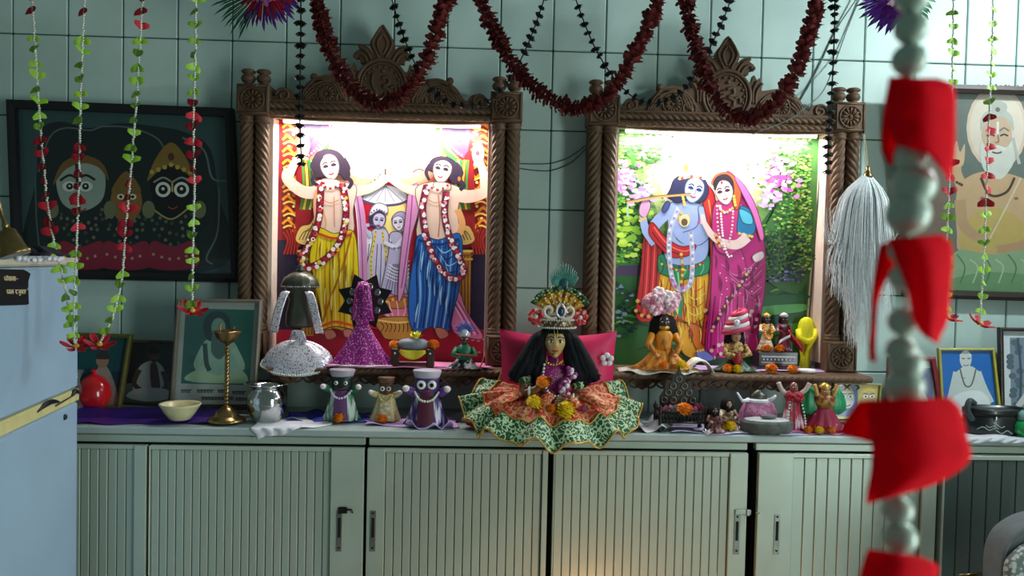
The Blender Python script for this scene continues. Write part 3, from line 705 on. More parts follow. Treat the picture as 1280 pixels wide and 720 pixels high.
    for k in range(9): p.line([(900+k*2,330+k*3),(918+k*3,344+k*4),(938,332+k*6),(950,316+k*7)], [1,2,1], [ml,md,(220,60,150)][k % 3])
    for k in range(6): p.line([(892+k*7,370),(888+k*8,406),(886+k*9,440)], 1.6, [md,ml][k % 2])
    p.line([(888,412),(906,380),(926,352),(934,338)], 5, (110,30,60)); p.dots([(888,412),(906,380),(926,352),(934,338)], 2.2, [(240,206,130),(250,180,220),(90,20,50)], step=4.5, jit=1, rng=rg)
    p.dots([(886,436),(908,424),(930,404),(946,378)], 2.6, [(230,200,190),(120,20,70),(250,220,210)], step=5, jit=2, rng=rg); p.dots([(890,446),(914,434),(936,414),(948,392)], 2.4, [(240,210,210),(90,10,50)], step=5, jit=2, rng=rg)
    for k in range(26): p.ell(rg.uniform(896,946), rg.uniform(320,430), 1, 1, (255,210,240), n=6)
    for k in range(30): x = 892+(k*23 % 54); y = 318+(k*37 % 104); p.line([(x,y),(x+2,y+8),(x+1,y+18)], [.5,1.8,.5], [md,ml,(150,8,96)][k % 3])
    # blouse, arms, face
    sk2 = (250,216,212)
    p.poly([(892,254),(914,252),(930,262),(928,300),(912,318),(894,312),(888,284)], (206,40,130)); p.poly([(924,258),(938,266),(942,286),(934,296),(920,292),(920,274)], (20,120,176)); p.dots([(922,292),(938,296)], 2, [(240,200,90)], step=3)
    p.poly([(922,262),(936,268),(938,280),(926,278)], (86,190,220))
    p.line([(932,296),(918,306),(898,302),(884,290)], [13,12,9,8], sk2); p.line([(886,292),(878,278),(876,268)], [8,6,5], sk2); p.dots([(892,294),(898,308)], 2.4, [(240,190,80),(200,60,60)], step=3)
    p.poly([(888,232),(892,220),(906,216),(918,224),(924,240),(920,262),(914,256),(908,226)], (230,90,40)); p.poly([(890,234),(894,222),(906,219),(914,228),(914,246),(906,250)], (40,26,44))
    face(p,903,241,11.5,15,sk2,-.22,(60,30,50),-.15); p.line([(891,238),(896,227),(906,222),(913,232)], 3.2, (40,26,44)); p.ell(900,229,1.4,1.8,(214,30,50))
    p.poly([(916,222),(928,232),(942,258),(952,292),(948,300),(938,268),(926,244)], ml)
    p.dots([(896,258),(904,266),(914,260)], 1.8, [(240,200,90),(250,240,220)], step=3); p.dots([(894,258),(896,290),(904,312),(912,290),(914,262)], 1.5, [(255,240,230),(240,170,190)], step=3); p.dots([(898,258),(902,300),(908,320),(914,318)], 1.5, [(255,250,250)], step=3)
    p.dots([(915,246),(917,258)], 2, [(240,200,90)], step=3); p.poly([(938,320),(950,314),(952,322),(942,328)], (250,220,230))
    p.poly([(868,440),(878,437),(890,446),(886,450),(874,450)], (120,140,210)); p.dots([(870,438),(879,436)], 1.8, [(240,200,90)], step=3)
    # faint marks in the sky and a slanting edge strip
    p.line([(852,188),(860,186),(866,190),(874,186)], 1.4, (120,120,150))
    p.line([(1026,158),(1003,470)], 2.0, (60,70,40), False)
    return p.build(AF2)
print2()
# ------------------------------------------------------------------ framed pictures
def picture(label, TL, TR, BR, BL, P0, N, rail, depth, fmat, draw, name='framed_picture', cat='picture', back=True, group=None, inner=None, inner_mat=None, beads=None):
    """corner pixels of the outer frame on the plane (P0, N); rails of real depth; the print recessed inside"""
    N = Vector(N).normalized(); P0 = Vector(P0)
    C = [onplane(p[0], p[1], P0, N) for p in (TL, TR, BR, BL)]
    org = (C[2]+C[3])/2
    if min(c.z for c in C) < 1.0: org = org+Vector((0,0,0)); lift = max(0, CTR+.006-min(c.z for c in C)+depth*.1)
    else: lift = 0
    t = thing(name, label, cat, org+Vector((0,0,lift)), group=group)
    C = [c-org for c in C]; ctr = sum(C, Vector())/4
    def inset(d): 
        out = []
        for i in range(4):
            e1 = (C[i]-C[i-1]).normalized(); e2 = (C[(i+1) % 4]-C[i]).normalized()
            out.append(C[i]+(e2-e1)*d)
        return out
    I = inset(rail)
    def ring(O, I, zf, zb, mat, nm):
        for i in range(4):
            j = (i+1) % 4; q = [O[i], O[j], I[j], I[i]]; mid = [(O[i]*.5+I[i]*.5), (O[j]*.5+I[j]*.5)]
            mb = MB(); vs = [v+N*zb for v in q]+[q[0]+N*(zf*.75), q[1]+N*(zf*.75), q[2]+N*(zf*.8), q[3]+N*(zf*.8), mid[0]+N*zf, mid[1]+N*zf]
            mb.add(vs, [(3,2,1,0),(0,1,5,4),(2,3,7,6),(4,5,9,8),(8,9,6,7),(1,2,6,9,5),(3,0,4,8,7)], smooth=False); mb.build(nm, mat, t)
    ring(C, I, depth*.5, -depth*.5, fmat, 'frame_rail')
    if inner:
        I2 = inset(rail+inner); ring(I, I2, depth*.1, -depth*.4, inner_mat, 'mount')
    mb = MB(); B = inset(rail*.4); mb.add([v-N*(depth*.3) for v in B]+[v-N*(depth*.48) for v in B], [(0,1,2,3),(7,6,5,4),(0,4,5,1),(1,5,6,2),(2,6,7,3),(3,7,4,0)], smooth=False)
    mb.build('backing', M('brown_backing', (70,56,44), .8), t)
    p = Print(P0-N*(depth*.28), N, org); cc = [(sum(q[0] for q in (TL,TR,BR,BL))/4, sum(q[1] for q in (TL,TR,BR,BL))/4)]*4; ip = (rail*.5)/mpp(org)
    p.clip = [(TL[0]+ip,TL[1]+ip),(TR[0]-ip,TR[1]+ip),(BR[0]-ip,BR[1]-ip),(BL[0]+ip,BL[1]-ip)]; draw(p); p.build(t, m_printg)
    if beads:
        mb = MB()
        for i in range(4):
            j = (i+1) % 4; a = inset(rail*.22); n = int((a[j]-a[i]).length/beads)
            for k in range(n): mb.ell(a[i].lerp(a[j], k/n)+N*(depth*.47), (beads*.36,)*3, seg=6, rings=4)
        stuff(mb.build('bead_edge', M('pewter_bead', (150,140,140), .35, metal=.7), t))
    return t
def lean(px, py, Y, a):      # plane through the wall-side point, leaning back (a>0) or forward (a<0)
    return at(px, py, Y), Vector((0, -cos(a), sin(a)))
m_darkwood = M('dark_stained_wood', (42, 28, 24), .45, var=.3, scale=20, aniso=(1,1,.2))
m_blackframe = M('black_frame', (26, 24, 26), .5, var=.2)

# trio with painted faces, over the refrigerator
def draw_trio(p):
    p.poly([(20,135),(296,140),(298,350),(26,350)], (52,80,80), False)
    p.poly([(50,165),(75,152),(110,160),(150,154),(195,158),(230,165),(262,185),(272,240),(276,335),(44,335),(46,220)], (22,34,36))
    p.line([(48,215),(62,172),(82,160),(112,163),(130,158),(165,160),(195,172),(205,185)], 2, (84,100,98)); p.line([(228,172),(255,188),(265,222),(282,226)], 2.4, (96,110,106)); p.line([(44,220),(46,280),(52,330)], 2, (70,90,90)); p.line([(274,236),(272,290),(258,322),(266,330)], 2.2, (96,110,106))
    # pale face
    p.poly([(70,222),(82,202),(106,196),(126,206),(132,228),(126,252),(102,264),(78,254)], (150,166,156))
    p.poly([(66,232),(78,204),(104,194),(128,204),(136,226),(124,210),(104,204),(82,212)], (120,84,40))
    for x in (87, 107):
        p.line([(x-12,226),(x,219),(x+12,225)], 3, (20,24,26)); p.ell(x,233,9,6.5,(214,220,214)); p.ell(x,233,4.2,4.2,(16,18,20)); p.ell(x,232.4,1.4,1.4,(220,220,214))
    p.poly([(86,248),(96,240),(106,250),(102,256),(92,256)], (160,40,50)); p.line([(88,262),(98,265),(108,261)], 2, (140,50,50)); p.line([(96,205),(97,228)], 4, (30,30,30), False)
    # centre face
    p.ell(158,252,20,26,(140,96,50)); p.poly([(140,236),(158,214),(176,236),(170,242),(146,242)], (126,92,40))
    for x in (151,166): p.ell(x,246,4.6,3.6,(226,220,190)); p.ell(x,246,2,2,(16,16,16))
    p.line([(150,262),(158,265),(166,261)], 2, (170,40,40))
    # dark face with round eyes
    p.poly([(188,226),(204,210),(226,210),(240,228),(238,252),(216,272),(196,262)], (10,10,14)); p.poly([(184,226),(196,196),(214,178),(232,196),(244,226),(232,216),(214,206),(198,214)], (134,104,44))
    for k in range(7): p.ell(190+k*8, 214-abs(3-k)*-3-8, 3, 3, (190,160,70), n=9)
    p.ell(214,196,4,5,(90,40,30)); p.line([(192,262),(214,274),(236,260)], 2, (170,150,90))
    for x in (204,227):
        p.ell(x,237,9.5,9.5,(226,226,220)); p.ell(x,237,6,6,(14,14,16)); p.ell(x,236,2,2,(226,226,220)); p.line([(x-12,228),(x,222),(x+10,227)], 2.2, (150,150,140))
    p.line([(210,258),(216,261),(222,258)], 1.6, (150,60,50)); p.line([(215.5,228),(215.5,240)], 2, (210,170,80), False)
    for x0 in (102, 158, 216):
        for r in range(3):
            p.dots([(x0-30+r*4,262+r*12),(x0,280+r*13),(x0+30-r*4,262+r*12)], 2.4, [(96,100,84),(64,76,56),(112,108,92)], step=8, jit=1.5)
        p.poly([(x0-26,302),(x0,308),(x0+26,302),(x0+30,334),(x0-30,334)], (136,34,58)); p.dots([(x0-24,318),(x0,324),(x0+24,318)], 2, [(180,140,130)], step=10)
    for k in range(4): p.ell([66,138,186,250][k], 262, 8, 11, (112,116,84))
picture('large dark framed picture of three painted deity faces hung above the refrigerator', (10,125), (292,136), (301,353), (18,347), (0,-.035,0), (0,-1,.0), .030, .04, m_blackframe, draw_trio)

# old bearded sage with a round halo, right
def draw_sage(p):
    p.gain = .80
    p.poly([(1110,100),(1380,100),(1380,380),(1110,380)], (112,124,116), False)
    p.poly([(1110,100),(1190,100),(1196,200),(1180,380),(1110,380)], (132,112,98), False)
    p.poly([(1110,330),(1380,335),(1380,385),(1110,385)], (110,122,88), False)
    p.ell(1246,160,38,52,(240,214,190)); p.ell(1246,160,34,47,(248,232,212))
    sk = (226,186,140)
    p.poly([(1196,240),(1212,220),(1240,214),(1276,222),(1300,240),(1310,300),(1290,318),(1206,318),(1196,290)], sk)
    p.poly([(1204,282),(1226,262),(1256,262),(1280,282),(1276,312),(1206,312)], (220,190,110))
    p.line([(1204,236),(1196,216),(1198,194)], [16,12,9], sk); p.poly([(1192,206),(1192,186),(1196,176),(1200,190),(1206,180),(1204,206)], (234,196,156)); p.dots([(1196,228),(1204,232)], 2, [(90,50,40)], step=3)
    p.line([(1300,244),(1310,280),(1280,306),(1246,312)], [18,16,13,10], (208,166,124))
    p.line([(1200,250),(1206,284),(1236,304)], [15,13,10], (210,170,126))
    p.poly([(1186,330),(1200,312),(1240,318),(1290,312),(1310,326),(1320,352),(1250,362),(1190,354)], (160,196,150)); p.poly([(1180,352),(1240,340),(1320,350),(1316,364),(1190,366)], (126,176,124))
    for k in range(7): p.line([(1196+k*16,318+k % 2*6),(1206+k*16,334),(1200+k*16,354)], 1.8, [(96,140,96),(206,226,190)][k % 2])
    p.ell(1246,168,19,25,(224,190,160)); p.poly([(1226,164),(1228,144),(1246,134),(1264,144),(1267,164),(1260,150),(1246,146),(1234,150)], (200,206,196)); p.ell(1247,134,12,8,(196,200,190)); p.ell(1247,137,3,3,(120,110,100))
    p.poly([(1226,178),(1234,184),(1246,182),(1258,184),(1266,176),(1268,200),(1256,220),(1246,224),(1234,218),(1226,202)], (232,234,222)); p.line([(1236,187),(1246,183),(1257,187)], 3.2, (246,246,238)); p.line([(1240,190),(1246,191.5),(1252,190)], 2, (120,60,50))
    for x in (1238,1255): p.line([(x-6,164),(x,160),(x+6,164)], 2, (130,120,110)); p.line([(x-5,170),(x,168),(x+5,170)], 2.2, (70,50,40))
    p.line([(1247,152),(1247,170)], 3, (250,250,240), False); p.line([(1247,168),(1248,177),(1244,178)], 2, (170,120,90))
    p.line([(1266,172),(1270,190),(1274,205)], 4, (205,208,198))
    p.line([(1226,222),(1238,244),(1258,240),(1268,222)], 3.2, (80,56,44)); p.line([(1276,222),(1256,262),(1236,300)], 2.2, (240,226,190)); p.ell(1228,248,3,2,(170,110,80)); p.ell(1270,248,3,2,(170,110,80))
    p.dots([(1218,108),(1246,107),(1280,108)], 1.6, [(170,40,50),(220,120,120)], step=5, jit=1)
P0, N = lean(1240, 372, -.03, -.13)
picture('wide framed portrait of an old bearded sage seated cross-legged before a pale halo', (1131,104), (1372,111), (1366,378), (1130,371), P0, N, .030, .045, m_darkwood, draw_sage)

# small pictures along the counter
def on_counter(px, py, a): return onz(px, py, CTR+.012), Vector((0, -cos(a), sin(a)))
def draw_teal(p):
    p.poly([(60,400),(180,400),(180,520),(60,520)], (26,74,78), False); p.poly([(60,470),(180,462),(180,520),(60,520)], (30,50,66), False)
    p.poly([(112,505),(118,470),(128,455),(140,470),(146,505)], (150,140,130)); p.ell(128,450,8,10,(160,120,96)); p.poly([(119,448),(128,438),(138,448)], (60,50,50))
P0, N = on_counter(120, 512, .16)
picture('teal framed picture with a brass edge, mostly behind the red balloon', (74,415), (166,418), (151,512), (65,509), P0, N, .014, .02, M('brass_edge_frame', (120,112,60), .4, metal=.6), draw_teal)
def draw_monk(p):
    p.poly([(140,410),(230,410),(230,515),(140,515)], (44,46,44), False); p.poly([(140,480),(230,476),(230,515),(140,515)], (92,96,100), False)
    p.poly([(166,488),(172,462),(184,452),(196,452),(206,464),(208,488),(200,496),(172,496)], (170,172,170)); p.poly([(188,456),(196,456),(200,488),(190,486)], (84,62,52)); p.line([(174,462),(168,480),(184,492)], [7,6,5], (84,64,54)); p.line([(204,464),(208,482),(196,493)], [7,6,5], (84,64,54))
    p.ell(193,444,7,9,(92,68,58)); p.poly([(186,441),(193,433),(200,441)], (40,32,30)); p.line([(190,450),(193,451),(196,450)], 1, (50,30,30)); p.ell(190,444,1,.8,(20,20,20)); p.ell(196,444,1,.8,(20,20,20))
    p.poly([(158,496),(172,486),(206,486),(214,497),(186,502)], (180,182,182))
P0, N = on_counter(186, 508, .12)
picture('small dim photograph of a monk seated in a white shawl', (153,424), (221,426), (214,508), (150,506), P0, N, .010, .016, M('olive_frame', (70,62,40), .5), draw_monk)
def draw_guru(p):
    p.poly([(205,375),(335,378),(335,512),(205,512)], (150,158,150), False); p.poly([(232,392),(318,394),(312,488),(226,486)], (30,86,76), False)
    p.poly([(244,470),(252,440),(262,430),(286,430),(298,444),(302,470),(300,484),(240,484)], (126,160,142)); p.poly([(254,412),(262,398),(276,396),(286,404),(288,424),(282,432),(260,432)], (30,50,50)); p.ell(273,416,9,12,(96,130,112)); p.poly([(266,424),(273,421),(280,424),(282,446),(274,456),(264,446)], (60,90,84))
    p.poly([(232,482),(250,468),(272,476),(298,468),(310,480),(300,486)], (150,178,140)); p.line([(256,440),(246,464),(262,470)], [9,8,6], (140,170,150)); p.line([(292,442),(302,466),(282,472)], [9,8,6], (140,170,150)); p.line([(256,436),(258,460),(262,470)], 6, (36,66,62))
    for x0, x1, y in ((226,240,494),(246,268,494),(272,282,494),(290,308,496),(252,292,503),(294,310,504)):
        p.line([(x0,y),(x1,y)], 1.2, (50,54,50), False)
        x = x0+1
        while x < x1-2:
            p.line([(x,y),(x+.4,y+3.6)], 1.1, (46,50,46), False); p.line([(x+1,y+1),(x+2.4,y+2.2),(x+1.4,y+3.6)], 1.0, (46,50,46)); x += 4
P0, N = Vector((at(268,500,-.222).x, -.222, CTR)), Vector((0,-1,.02))
picture('pale-matted framed picture of a seated figure in green tones with a caption', (222,380), (328,381), (319,524), (212,522), P0, N, .012, .022, M('silver_wood_frame', (120,112,100), .4, metal=.3), draw_guru)
# right side
def draw_faces(p):
    p.poly([(1035,470),(1110,470),(1110,525),(1035,525)], (196,190,110), False); p.poly([(1046,484),(1072,482),(1072,522),(1046,522)], (60,90,150), False); p.poly([(1076,482),(1104,484),(1104,520),(1076,520)], (206,180,90), False)
    for x, c in ((1059,(206,210,206)), (1086,(200,176,120))):
        p.ell(x,500,9,12,c); p.ell(x-4,497,3,2.2,(250,250,244)); p.ell(x+4,497,3,2.2,(250,250,244)); p.ell(x-4,497,1.3,1.3,(20,20,30)); p.ell(x+4,497,1.3,1.3,(20,20,30)); p.line([(x-4,507),(x,509),(x+4,507)], 1.6, (190,50,50)); p.poly([(x-8,492),(x,484),(x+8,492),(x,490)], (226,190,80)); p.line([(x-7,493),(x-1,494)], 1, (20,20,20), False); p.line([(x+1,494),(x+7,493)], 1, (20,20,20), False)
P0, N = Vector((at(1070,520,-.23).x,-.23,CTR+.01)), Vector((0,-1,.15))
picture('small picture of two round-eyed painted faces on yellow', (1042,479), (1102,481), (1098,531), (1040,529), P0, N, .007, .012, M('khaki_frame', (150,146,90), .5), draw_faces)
def draw_red(p):
    p.poly([(1100,440),(1190,440),(1190,530),(1100,530)], (200,196,190), False); p.poly([(1124,462),(1164,460),(1168,525),(1120,525)], (110,116,150), False); p.poly([(1134,520),(1140,492),(1150,486),(1160,500),(1162,520)], (226,226,220)); p.ell(1147,478,7,9,(160,120,100)); p.poly([(1139,475),(1147,466),(1155,475)], (50,40,40))
P0, N = on_counter(1140, 522, .14)
picture('red-framed picture leaning beside the blue portrait', (1110,446), (1168,446), (1180,524), (1106,521), P0, N, .016, .02, M('crimson_frame', (130,18,36), .4), draw_red)
def draw_blue(p):
    p.poly([(1165,430),(1255,430),(1255,530),(1165,530)], (20,106,190), False)
    sk = (206,214,210)
    p.poly([(1186,520),(1192,474),(1200,462),(1210,458),(1220,462),(1228,474),(1236,520)], sk); p.line([(1196,466),(1190,490),(1184,512)], [9,8,6], sk); p.line([(1222,466),(1230,486),(1240,504)], [9,8,6], sk); p.poly([(1186,506),(1200,492),(1226,490),(1238,506),(1230,524),(1190,524)], (232,236,238))
    p.ell(1207,450,7.5,11,sk); p.poly([(1199,446),(1207,438),(1215,446),(1207,443)], (230,232,230)); p.line([(1202,449),(1206,449)], 1.2, (60,60,60), False); p.line([(1209,449),(1213,449)], 1.2, (60,60,60), False); p.line([(1204,457),(1207,458),(1211,457)], 1, (120,70,70)); p.line([(1200,462),(1206,482),(1214,482),(1220,462)], 1.8, (110,100,90)); p.line([(1201,472),(1207,474)], 1, (140,140,140), False)
P0, N = on_counter(1210, 523, .12)
picture('yellow-framed picture of a bare-chested ascetic on bright blue', (1172,436), (1242,436), (1252,526), (1177,523), P0, N, .009, .016, M('yellow_frame', (186,176,70), .4), draw_blue)
def draw_mono(p):
    p.poly([(1240,400),(1345,400),(1345,530),(1240,530)], (214,220,222), False); p.poly([(1262,424),(1334,424),(1334,520),(1264,520)], (120,140,156), False)
    for k in range(14): p.ell(1262+random.uniform(0,14), 430+k*6, 5, 4, (86,104,116), n=9)
    p.line([(1272,424),(1276,470),(1274,520)], 3, (70,84,96)); p.poly([(1282,522),(1290,478),(1302,468),(1316,478),(1326,522)], (226,230,230)); p.ell(1302,454,10,13,(190,186,180)); p.poly([(1291,450),(1302,438),(1313,450)], (90,90,90))
    p.line([(1298,470),(1284,494),(1272,510)], [9,8,7], (206,206,204))
P0, N = on_counter(1295, 524, .1)
picture('dark bead-edged frame around a monochrome photograph of a seated man', (1248,411), (1344,413), (1346,528), (1250,525), P0, N, .014, .022, M('dark_beaded_frame', (46,30,34), .4), draw_mono, beads=.0075)

# ------------------------------------------------------------------ refrigerator
FD = Vector((.12, -1, 0)).normalized()       # along the door face, towards the room
FC = at(97.5, 500, -.56)                     # far edge of the door face
FN = Vector((1, .12, 0)).normalized()
fr = thing('refrigerator', 'pale blue-white two-door refrigerator with a cream trim band between its doors', 'refrigerator', (FC.x, FC.y, 0))
def fpt(a, d, z): return FD*a+FN*d+Vector((0,0,z))
def fbox(a0, a1, d0, d1, z0, z1, bev, mat, name, parent=None):
    me = MB().box((0,0,0), (a1-a0, d1-d0, z1-z0), bev=bev).mesh(name, mat)
    o = link(name, me, parent or fr); c = fpt((a0+a1)/2, (d0+d1)/2, (z0+z1)/2)
    o.location = c; o.rotation_euler = (0,0, math.atan2(FD.y, FD.x)); return o
m_fr = M('fridge_enamel', (150, 178, 204), .35, var=.06, scale=4)
m_cream = M('cream_trim', (206, 198, 140), .4, var=.1)
FT = 1.432
zg = onplane(97, 492, FC, FN).z
fbox(-.0, .60, -.60, -.045, .05, FT-.02, .006, m_fr, 'body')
fbox(-.0, .60, -.60, -.0, FT-.024, FT, .006, M('fridge_top', (190,186,170), .5), 'top_panel')
fbox(.0, .60, -.045, 0, zg+.018, FT-.026, .008, m_fr, 'freezer_door')
fbox(.0, .60, -.045, 0, .08, zg-.022, .008, m_fr, 'main_door')
fbox(.0, .60, -.045, .004, zg-.021, zg+.017, .004, m_cream, 'trim_band')
for i, (a0, a1) in enumerate(((.012,.075), (.17,.33))):
    mb = MB(); q = [fpt(a0+(a1-a0)*k/10, .006, zg+.002+.012*sin(pi*k/10)*(1 if i else 1)) for k in range(11)]; mb.tube(q, [.002+.006*sin(pi*k/10) for k in range(11)], 8); mb.build('handle_grip', m_black, fr)
mb = MB().tube([fpt(.05,.006,zg+.004), fpt(.20,.006,zg-.004)], .0022, 6); mb.build('grip_line', m_black, fr)
mb = MB(); q = fpt(.115, .002, zg-.052); mb.ell(q, (.006,.008,.009)); mb.build('lock', m_black, fr)
fbox(.0, .59, -.58, -.06, 0, .05, .003, m_black, 'plinth')
# black plaque with lettering on the freezer door
def fpx(px, py, off=.002): return onplane(px, py, FC+FN*off, FN)-fr.location
mb = MB(); q = [fpx(*p) for p in ((-20,336),(30,337),(38.5,342),(35.5,352),(36,376),(36.5,380),(33,381),(-20,383))]
mb.add(q+[v-FN*.002 for v in q], [tuple(range(8))]+[(i, i+8, (i+1) % 8+8, (i+1) % 8) for i in range(8)], smooth=False); pq = mb.build('plaque', M('black_plaque', (12,14,22), .35), fr)
P = Print(FC+FN*.0025, FN, fr.location); ink = (206,190,150)
def deva(p, x, y, s, glyphs):
    for g in glyphs:
        for st in {'sa': [[(1,0),(1,3),(3,4),(1.2,5.4)],[(3,3.6),(4.4,3.6)],[(4.6,0),(4.6,6)]], 'e': [[(1,0),(-1,-2.4)]], 'va': [[(4.4,0),(4.4,6)],[(4.4,2),(2.4,1.6),(1,3.4),(2.6,4.8),(4.4,3.6)]], 'la': [[(4.6,0),(4.6,6)],[(4.6,2.6),(3,2.2),(2.4,4.6)],[(2.8,3),(1.4,2.2),(.6,4.2),(1.8,5.6)]], 'aa': [[(1.2,0),(1.2,6)]], 'da': [[(2,0),(2,1.6),(.8,3),(2.4,4.4),(3.2,6)]], 'u': [[(1,6.4),(2,8),(3.4,7)]], 'ka': [[(3,0),(3,6)],[(3,2.6),(1,2.4),(1,4.4),(3,3.4)],[(3,2.6),(5,2.6),(4.8,4.8)]], 'dd': [[(2.6,0),(2.6,1.4),(1,2.2),(3,3.4),(1.4,5.6)]], 'rr': [[(2,0),(1.4,-2),(2.6,-3)]], '-': [[(1,3),(3.4,3)]]}[g]:
            p.line([(x+a*s, y+b*s) for a, b in st], 1.0*s*1.3, ink)
        w = {'aa': 2, 'u': 0, 'e': 0, 'rr': 0}.get(g, 5.2)
        if g not in ('u','e','rr','-'): p.line([(x-.2*s, y),(x+w*s, y)], 1.1*s, ink, False)
        x += w*s
deva(P, 5, 346, .82, ['sa','e','va','la','aa','-'])
deva(P, 8, 362.5, .82, ['sa','la']); deva(P, 18.5, 362.5, .82, ['da','u','ka','aa','dd','rr'])
P.build(fr, M('attr_ink', 'attr', .5, var=0), 'lettering')

# things on top of the refrigerator
p = onz(27, 326, FT)
b = thing('hand_bell', 'small brass hand bell with a long handle on top of the refrigerator', 'bell', (p.x, p.y-.02, FT)); 
mb = MB().lathe([(.034,0),(.036,.004),(.030,.012),(.024,.035),(.018,.050),(.006,.056)], 24); bb = mb.build('bell_cup', m_brass, b)
hb = MB().lathe([(.006,.0),(.008,.006),(.005,.014),(.0045,.06),(.008,.066),(.004,.074),(.007,.082),(.009,.09),(.0,.098)], 14); o = hb.build('handle', m_brass, b, (0,0,.054))
b.rotation_euler = (0, -.32, 0); b.location.z += .009; b.scale = (.72,.72,.9)
mb = MB(); rg = random.Random(5)
def fold_cloth(u, v): return (-.09+.13*u+.012*sin(v*9), -.05+.11*v+.01*sin(u*11), .004+.014*abs(sin(u*7+v*4))*(1-abs(2*u-1)**3)+.010*(1-abs(2*v-1)))
p = onz(52, 325, FT)
c = mb.grid(fold_cloth, 24, 14).build('folded_cloth', M('plum_cloth', (52,24,60), .8, var=.3, c2=(20,20,28), thr=.5, soft=.2, scale=40), None, (p.x-.01, p.y-.01, FT+.001)); solidify(c, .004, 1); tag(c, 'crumpled plum and black cloth lying on top of the refrigerator', 'cloth')
c = thing('lace_edging', 'white lace edging strip lying along the refrigerator top', 'lace', (0,0,0))
mb = MB()
for k in range(34):
    q = onz(22+k*1.7, 327.5+.8*sin(k*1.7), FT); mb.ell((q.x, q.y, FT+.004+.002*(k % 2)), (.0034,.006,.004), seg=7, rings=5)
mb.tube([(onz(20+k*4, 327.5, FT).x, onz(20+k*4, 327.5, FT).y, FT+.006) for k in range(15)], .004, 6)
mb.build('edging', M('white_lace', (206,200,210), .8), c)

# ------------------------------------------------------------------ fly whisk, hung on the wall by the right frame
p0 = at(1080, 160, -.02); wk = thing('fly_whisk', 'white hair fly whisk hung beside the carved frame of the garden print', 'whisk', at(1076, 430, -.19))
def wl(px, py, Y): return at(px, py, Y-.13)-wk.location
MB().tube([wl(1079.5,168,-.02), wl(1080.5,190,-.05), wl(1084,208,-.06)], .0016, 6).tube([wl(1080.5,168,-.02), wl(1083,190,-.05), wl(1085,208,-.06)], .0016, 6).build('hanging_cord', M('pale_cord', (214,206,170), .7), wk)
MB().tube([wl(1079.5,166,.128), wl(1079.5,166,-.02), wl(1079.5,163,-.026)], .003, 8).build('hook', m_black, wk)
q = wl(1085, 214, -.06); MB().lathe([(.004,.018),(.008,.012),(.006,.006),(.011,0),(.013,-.010),(.018,-.016),(.016,-.024)], 14, q).build('brass_socket', m_brass, wk)
mb = MB(); rg = random.Random(11)
for i in range(520):
    a = rg.uniform(0, 2*pi); rr = sqrt(rg.random()); bx = 1083+rr*cos(a)*6; 
    ex = 1076+rr*cos(a)*46+rg.uniform(-4,4); ey = 440-70*abs(cos(a)*rr)**1.5-rg.random()**2*110 - (28 if cos(a)*rr < -.4 else 0); yy = -.068-.052*(.5+.5*sin(a)*rr)
    mx = (bx*.45+ex*.55); my = 250+rg.uniform(-16,16)
    ww = rg.uniform(.0012,.0026)
    pts = cr([wl(bx,220,-.06-.01*sin(a)), wl(bx*.55+ex*.45+cos(a)*5,248,yy), wl(mx*.4+ex*.6,300,yy), wl(ex+rg.uniform(-3,3),(300+ey)/2,yy), wl(ex+rg.uniform(-5,5),ey,yy)], 3)
    n = len(pts); mb.tube(pts, [ww*(1-.75*k/(n-1)) for k in range(n)], 3, cap=False)
stuff(mb.build('hair', M('white_yak_hair', (236,240,242), .55, var=.15, scale=90), wk))

# ------------------------------------------------------------------ cables
def cable(label, pts, r, mat):
    q = [at(*p) for p in pts]; o = q[0]; mb = MB().tube([Vector(v)-o for v in cr([tuple(v) for v in q], 8)], r, 6)
    tag(mb.build('cable', mat, None, o), label, 'cable')
m_cab = M('black_cable', (20,22,22), .5); m_cabg = M('grey_cable', (96,112,112), .5)
cable('upper of two thin black cables drooping on the tiles between the carved frames', [(640,204,-.006),(664,205,-.006),(690,204,-.006),(712,196,-.006),(732,182,-.006)], .0016, m_cab)
cable('lower of two thin black cables drooping on the tiles between the carved frames', [(640,209,-.006),(668,213,-.006),(690,213,-.006),(714,203,-.006),(732,186,-.006)], .0016, m_cab)
cable('grey cable running slantwise up the tiles to the foil rosette, upper strand', [(992,140,-.006),(1020,90,-.006),(1046,36,-.006),(1072,-4,-.02),(1082,-30,-.02)], .0026, m_cabg)
cable('thin grey cable crossing the garden frame crest and climbing the tiles', [(940,168,-.17),(985,150,-.17),(1010,132,-.165),(1030,112,-.10),(1046,72,-.02),(1060,34,-.006),(1078,-10,-.006)], .0022, m_cabg)
# ------------------------------------------------------------------ builders for the altar figures
def place(px, py, Z):
    p = onz(px, py, Z); return Vector((p.x, p.y, Z)), mpp(p)
m_skin_gold = M('gold_painted_face', (206, 170, 110), .35, var=.1)
m_hairb = M('black_hair', (10, 11, 16), .75, spec=.25, var=.35, scale=120, bump=.5, aniso=(1,1,.2))
def floret_mesh(name, mat, lobes, seed, cup=.35):
    rg = random.Random(seed); mb = MB(); n = lobes*6
    for layer in range(2):
        ph = rg.uniform(0, 3)
        def fn(u, v, ph=ph, layer=layer):
            a = 2*pi*u; R = (.25+.75*v)*(1-.28*layer)*(1+.17*v*cos(lobes*a+ph)+.08*v*cos(3*a+ph*2)); return (R*cos(a), R*sin(a), cup*v*v+.14*v*sin(lobes*a*1.0+ph)+.3*layer)
        mb.grid(fn, n, 3, closed=True)
    return mb.mesh(name, mat)
MG = {}
